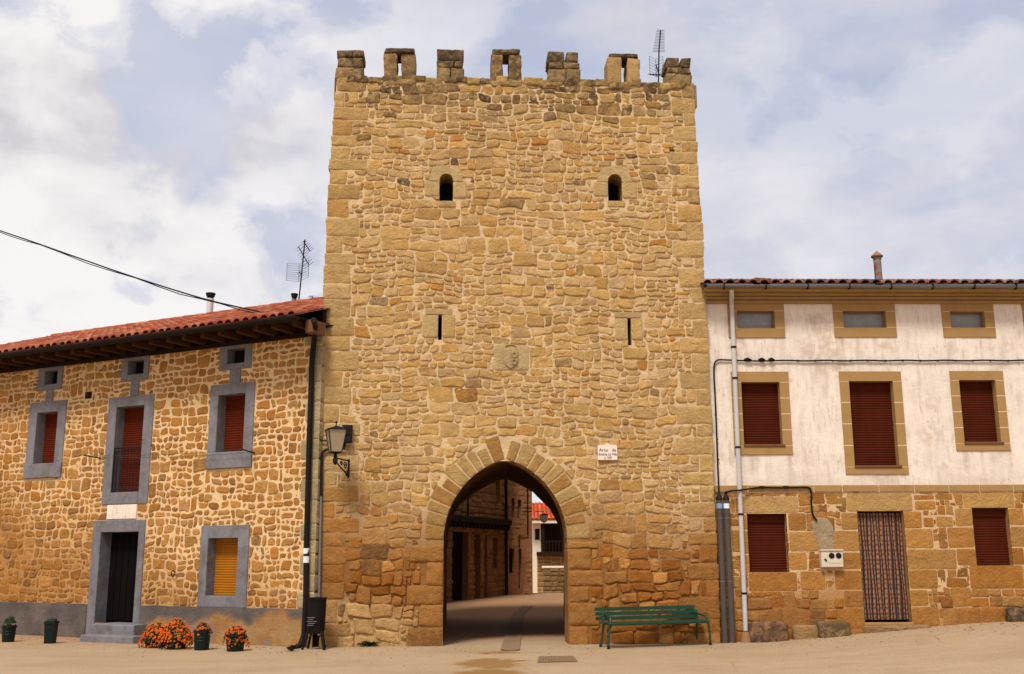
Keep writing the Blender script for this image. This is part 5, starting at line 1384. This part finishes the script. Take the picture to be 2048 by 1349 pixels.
tag(m.build('cable_splice', [CABLE]), 'row of black taped splices on the cable crossing the white facade', 'cable splice')
c2 = smooth([e2] + [Vector(offpt(R, x, y, RO + (.10 if x < 1500 else .02))) for x, y in ((1453, 986), (1458, 982), (1482, 981), (1500, 978), (1520, 975), (1560, 976), (1600, 975), (1617, 975), (1622, 979), (1622.5, 1000), (1623.5, 1022), (1627, 1034), (1634, 1042))], 2)
cable('cable', c2, .018, 'black cable running from the right conduit along the string course to the grey patch')
m = MB()
for x in (1522, 1570): m.box(R, R.uv(x - 5, 975)[0], R.uv(x + 5, 975)[0], R.uv(x, 978)[1], R.uv(x, 973)[1], .03, .09, .008)
tag(m.build('cable_clip', [CABLE]), 'pair of black clips holding the short cable on the string course', 'cable clip')
# --- meter box
a, b, c_, d_ = R.rect((1638, 1102), (1682, 1102), (1640, 1136), (1683, 1134))
root = thing('meter_box', 'cream electricity meter box with two round windows on the sandstone wall', 'meter box', R.pt((a + b) / 2, c_, .1))
m = MB(); m.box(R, a, b, c_, d_, -.02, .12, .012); m.box(R, a - .008, b + .008, d_ - .002, d_ + .022, -.02, .14, .006); m.build('cabinet', [BOXM], root)
m = MB(); W_, H = b - a, d_ - c_; m.box(R, a + W_ * .32, b - W_ * .06, c_ + H * .26, c_ + H * .45, .121, .126, .002); m.build('label_strip', [BOXM], root)
for t in (.47, .79):
    m = MB(); p = R.pt(a + W_ * t, 0, 0); cu, cz = a + W_ * t, c_ + H * .70
    vs = [R.pt(cu, cz, .124)] + [R.pt(cu + .048 * math.cos(2 * math.pi * i / 20), cz + .048 * math.sin(2 * math.pi * i / 20), .124) for i in range(20)]; m.add(vs, [(0, 1 + i, 1 + (i + 1) % 20) for i in range(20)])
    m.tube([R.pt(cu + .048 * math.cos(2 * math.pi * i / 20), cz + .048 * math.sin(2 * math.pi * i / 20), .124) for i in range(21)], .006, 6, cap=False); m.build('round_window', [IRON], root)
m = MB(); m.tube([R.pt(a + W_ * .13, c_ + H * .50, .13), R.pt(a + W_ * .23, c_ + H * .42, .135)], .014, 8); m.build('lock', [IRON], root)
# --- stone blocks at the foot of the white house
def boulder(x0, x1, yt, yb, label, col, seed, wear, d=.26):
    r = random.Random(seed); u0 = R.uv(x0, yb, d)[0]; u1 = R.uv(x1, yb, d)[0]; c = R.pt((u0 + u1) / 2, 0, d / 2); z0 = gz(c[0], c[1]) - .04; zt = R.uv((x0 + x1) / 2, yt, d)[1]
    root = None; m = MB(); nu, nv = 18, 12; vs = []; fs = []
    for i in range(nv + 1):
        th = math.pi * i / nv
        for j in range(nu):
            ph = 2 * math.pi * j / nu; sx = math.copysign(abs(math.cos(ph)) ** .35, math.cos(ph)) * abs(math.sin(th)) ** .3; sy = math.copysign(abs(math.sin(ph)) ** .35, math.sin(ph)) * abs(math.sin(th)) ** .3; sz = math.copysign(abs(math.cos(th)) ** .4, math.cos(th))
            k = 1 + .10 * noise.noise((sx * 1.3 + seed, sy * 1.3, sz * 1.3)) + .06 * noise.noise((sx * 4 + seed, sy * 4, sz * 4))
            vs.append(R.pt((u0 + u1) / 2 + sx * k * (u1 - u0) / 2, (z0 + zt) / 2 + sz * k * (zt - z0) / 2, d / 2 + sy * k * d / 2))
    for i in range(nv):
        for j in range(nu): fs.append((i * nu + j, i * nu + (j + 1) % nu, (i + 1) * nu + (j + 1) % nu, (i + 1) * nu + j)[::-1])
    m.add(vs, fs, 0, (*col, wear)); o = m.build('stone_block', [STONE], None, auto=50)
    tag(o, label, 'stone block', 'stone blocks at the foot of the white house')
boulder(1503, 1581, 1244, 1283, 'pitted reddish stone block nearest the pale downpipe', (.34, .17, .085), 4, .9)
boulder(1588, 1640, 1251, 1279, 'low tan stone block between two larger ones', (.36, .21, .085), 9, .3, .16)
boulder(1640, 1706, 1244, 1278, 'brown stone block with dark lichen left of the curtained door', (.35, .21, .09), 14, .8)
boulder(2024, 2075, 1217, 1253, 'dark rounded stone at the right picture edge', (.26, .16, .08), 23, 1.)
# --- drain cover
p = [gpt(*q_) for q_ in ((1075, 1326), (1155, 1324), (1147, 1314), (1077, 1315))]
root = thing('drain_cover', 'flat rectangular rusty drain grate set in the ground before the arch', 'drain cover', (p[0] + p[2]) / 2)
m = MB(); vs = [v + Vector((0, 0, .006)) for v in p] + [v + Vector((0, 0, .016)) for v in p]; m.add(vs, [(0, 1, 5, 4), (1, 2, 6, 5), (2, 3, 7, 6), (3, 0, 4, 7), (4, 5, 6, 7)]); m.build('plate', [GRATE], root, smooth=False)
m = MB()
for k in range(1, 14):
    t = k / 14; a_, b_ = p[0].lerp(p[1], t), p[3].lerp(p[2], t); m.tube([a_.lerp(b_, .08) + Vector((0, 0, .018)), a_.lerp(b_, .92) + Vector((0, 0, .018))], .008, 4)
m.build('bars', [GRATE], root)
# --- aerials
def aerial(fr, mast, elems, label, r=.014, grid=None, zb=None):
    pts = [Vector(offpt(fr, x, y, 0)) for x, y in mast]
    root = thing('tv_antenna', label, 'antenna', pts[-1]); m = MB(); m.tube(pts, r, 6); m.build('mast', [IRON], root)
    for (x0, y0, x1, y1, n, ln, dirn) in elems:            # boom from-to with n cross rods
        a_, b_ = Vector(offpt(fr, x0, y0, 0)), Vector(offpt(fr, x1, y1, 0)); m = MB(); m.tube([a_, b_], r * .7, 6)
        dv = Vector((*fr.d, 0)) if dirn == 'u' else Vector((*fr.d, .55)).normalized()
        for i in range(n):
            c = a_.lerp(b_, i / max(1, n - 1)); l = ln * (.65 + .35 * i / max(1, n - 1)); m.tube([c - dv * l, c + dv * l], r * .33, 4)
        m.build('yagi_array', [IRON], root)
    for (cx, cy, w_, h_, n) in (grid or []):
        m = MB(); a_, b_ = fr.uv(cx - w_, cy - h_), fr.uv(cx + w_, cy + h_)
        for i in range(n): z = a_[1] + (b_[1] - a_[1]) * i / (n - 1); m.tube([fr.pt(a_[0], z + .05, .05), fr.pt((a_[0] + b_[0]) / 2, z, 0), fr.pt(b_[0], z + .05, .05)], .004, 4)
        for t in (.0, .5, 1.): m.tube([fr.pt(a_[0] + (b_[0] - a_[0]) * t, a_[1] + (.05 if t != .5 else 0), .05 if t != .5 else 0), fr.pt(a_[0] + (b_[0] - a_[0]) * t, b_[1] + (.05 if t != .5 else 0), .05 if t != .5 else 0)], .006, 4)
        m.build('grid_reflector', [ZINC], root)
    return root
AT = T.shift(-1.0)
aerial(AT, [(1321, 62), (1318, 100), (1317, 158), (1316, 190)], [(1321, 62), ][:0] + [(1321, 61, 1317.5, 104, 15, .13, 'u'), (1312, 130, 1318, 150, 4, .07, 'd'), (1298, 149, 1326, 151, 6, .06, 'd')], 'tall television antenna with many cross rods behind the tower battlements', .016, [(1312, 137, 14, 18, 7)])
AL = L.shift(-4.0)
aerial(AL, [(610, 480), (606, 520), (601, 570), (597, 606), (595, 650)], [(607, 483, 620, 503, 7, .12, 'd'), (597, 494, 618, 531, 8, .14, 'd'), (598, 545, 603, 549, 2, .1, 'd')], 'crooked television antenna with three arrays on the red tiled roof', .017, [(598, 546, 21, 14, 9)])
aerial(L.shift(-5.5), [(624, 592), (626, 601), (627, 640)], [(618, 593, 632, 597, 5, .09, 'd')], 'tiny antenna peeping over the red roof beside the tower', .012)
# --- far lantern
root = thing('wall_lantern', 'small dark lantern hanging before the red roof seen through the arch', 'lantern', (1.55, 45, 3))
FP = Plane(0, 44.5, 0.); c0 = FP.uv(1088, 1044)
lantern(root, FP.pt(c0[0], c0[1], 0), .30, .28, RAD(20))
m = MB(); pw = Vector((.95, 44.5, c0[1] + .42)); m.tube([pw, FP.pt(c0[0], c0[1] + .42, 0), FP.pt(c0[0], c0[1] + .36, 0)], .014, 6); m.build('bracket', [IRON], root)

# --- loose grit swept against the foot of the walls
m = MB(); rr = random.Random(44)
def pebble(p, r):
    vs = []; k = 5
    for (q, h) in ((1., 0.), (.85, .5), (.3, .8)):
        for i in range(k): a = 2 * math.pi * i / k + q; vs.append((p[0] + r * q * math.cos(a) * rr.uniform(.8, 1.2), p[1] + r * q * math.sin(a) * rr.uniform(.8, 1.2), p[2] - .003 + r * h))
    m.add(vs, [(j * k + i, j * k + (i + 1) % k, (j + 1) * k + (i + 1) % k, (j + 1) * k + i) for j in range(2) for i in range(k)] + [tuple(2 * k + i for i in range(k))], 0, (*vary((.34, .22, .12), .35), .1))
for i in range(1500):
    f = rr.choice((L, L, T, R, R)); u = rr.uniform(-9, 0) if f is L else (rr.uniform(0, TW) if f is T else rr.uniform(0, 7)); o = .05 + rr.expovariate(1.6)
    if f is T and AU0 - .1 < u < AU1 + .1: o += .3
    x, y, _ = f.pt(u, 0, o); pebble((x, y, gz(x, y) + .012 * noise.noise((x * .6, y * .6, 0))), rr.uniform(.006, .02))
g = m.build('gravel', [STONE], None, smooth=False); g['kind'] = 'stuff'
tag(g, 'loose grit and pebbles scattered on the ground along the foot of the walls', 'gravel')
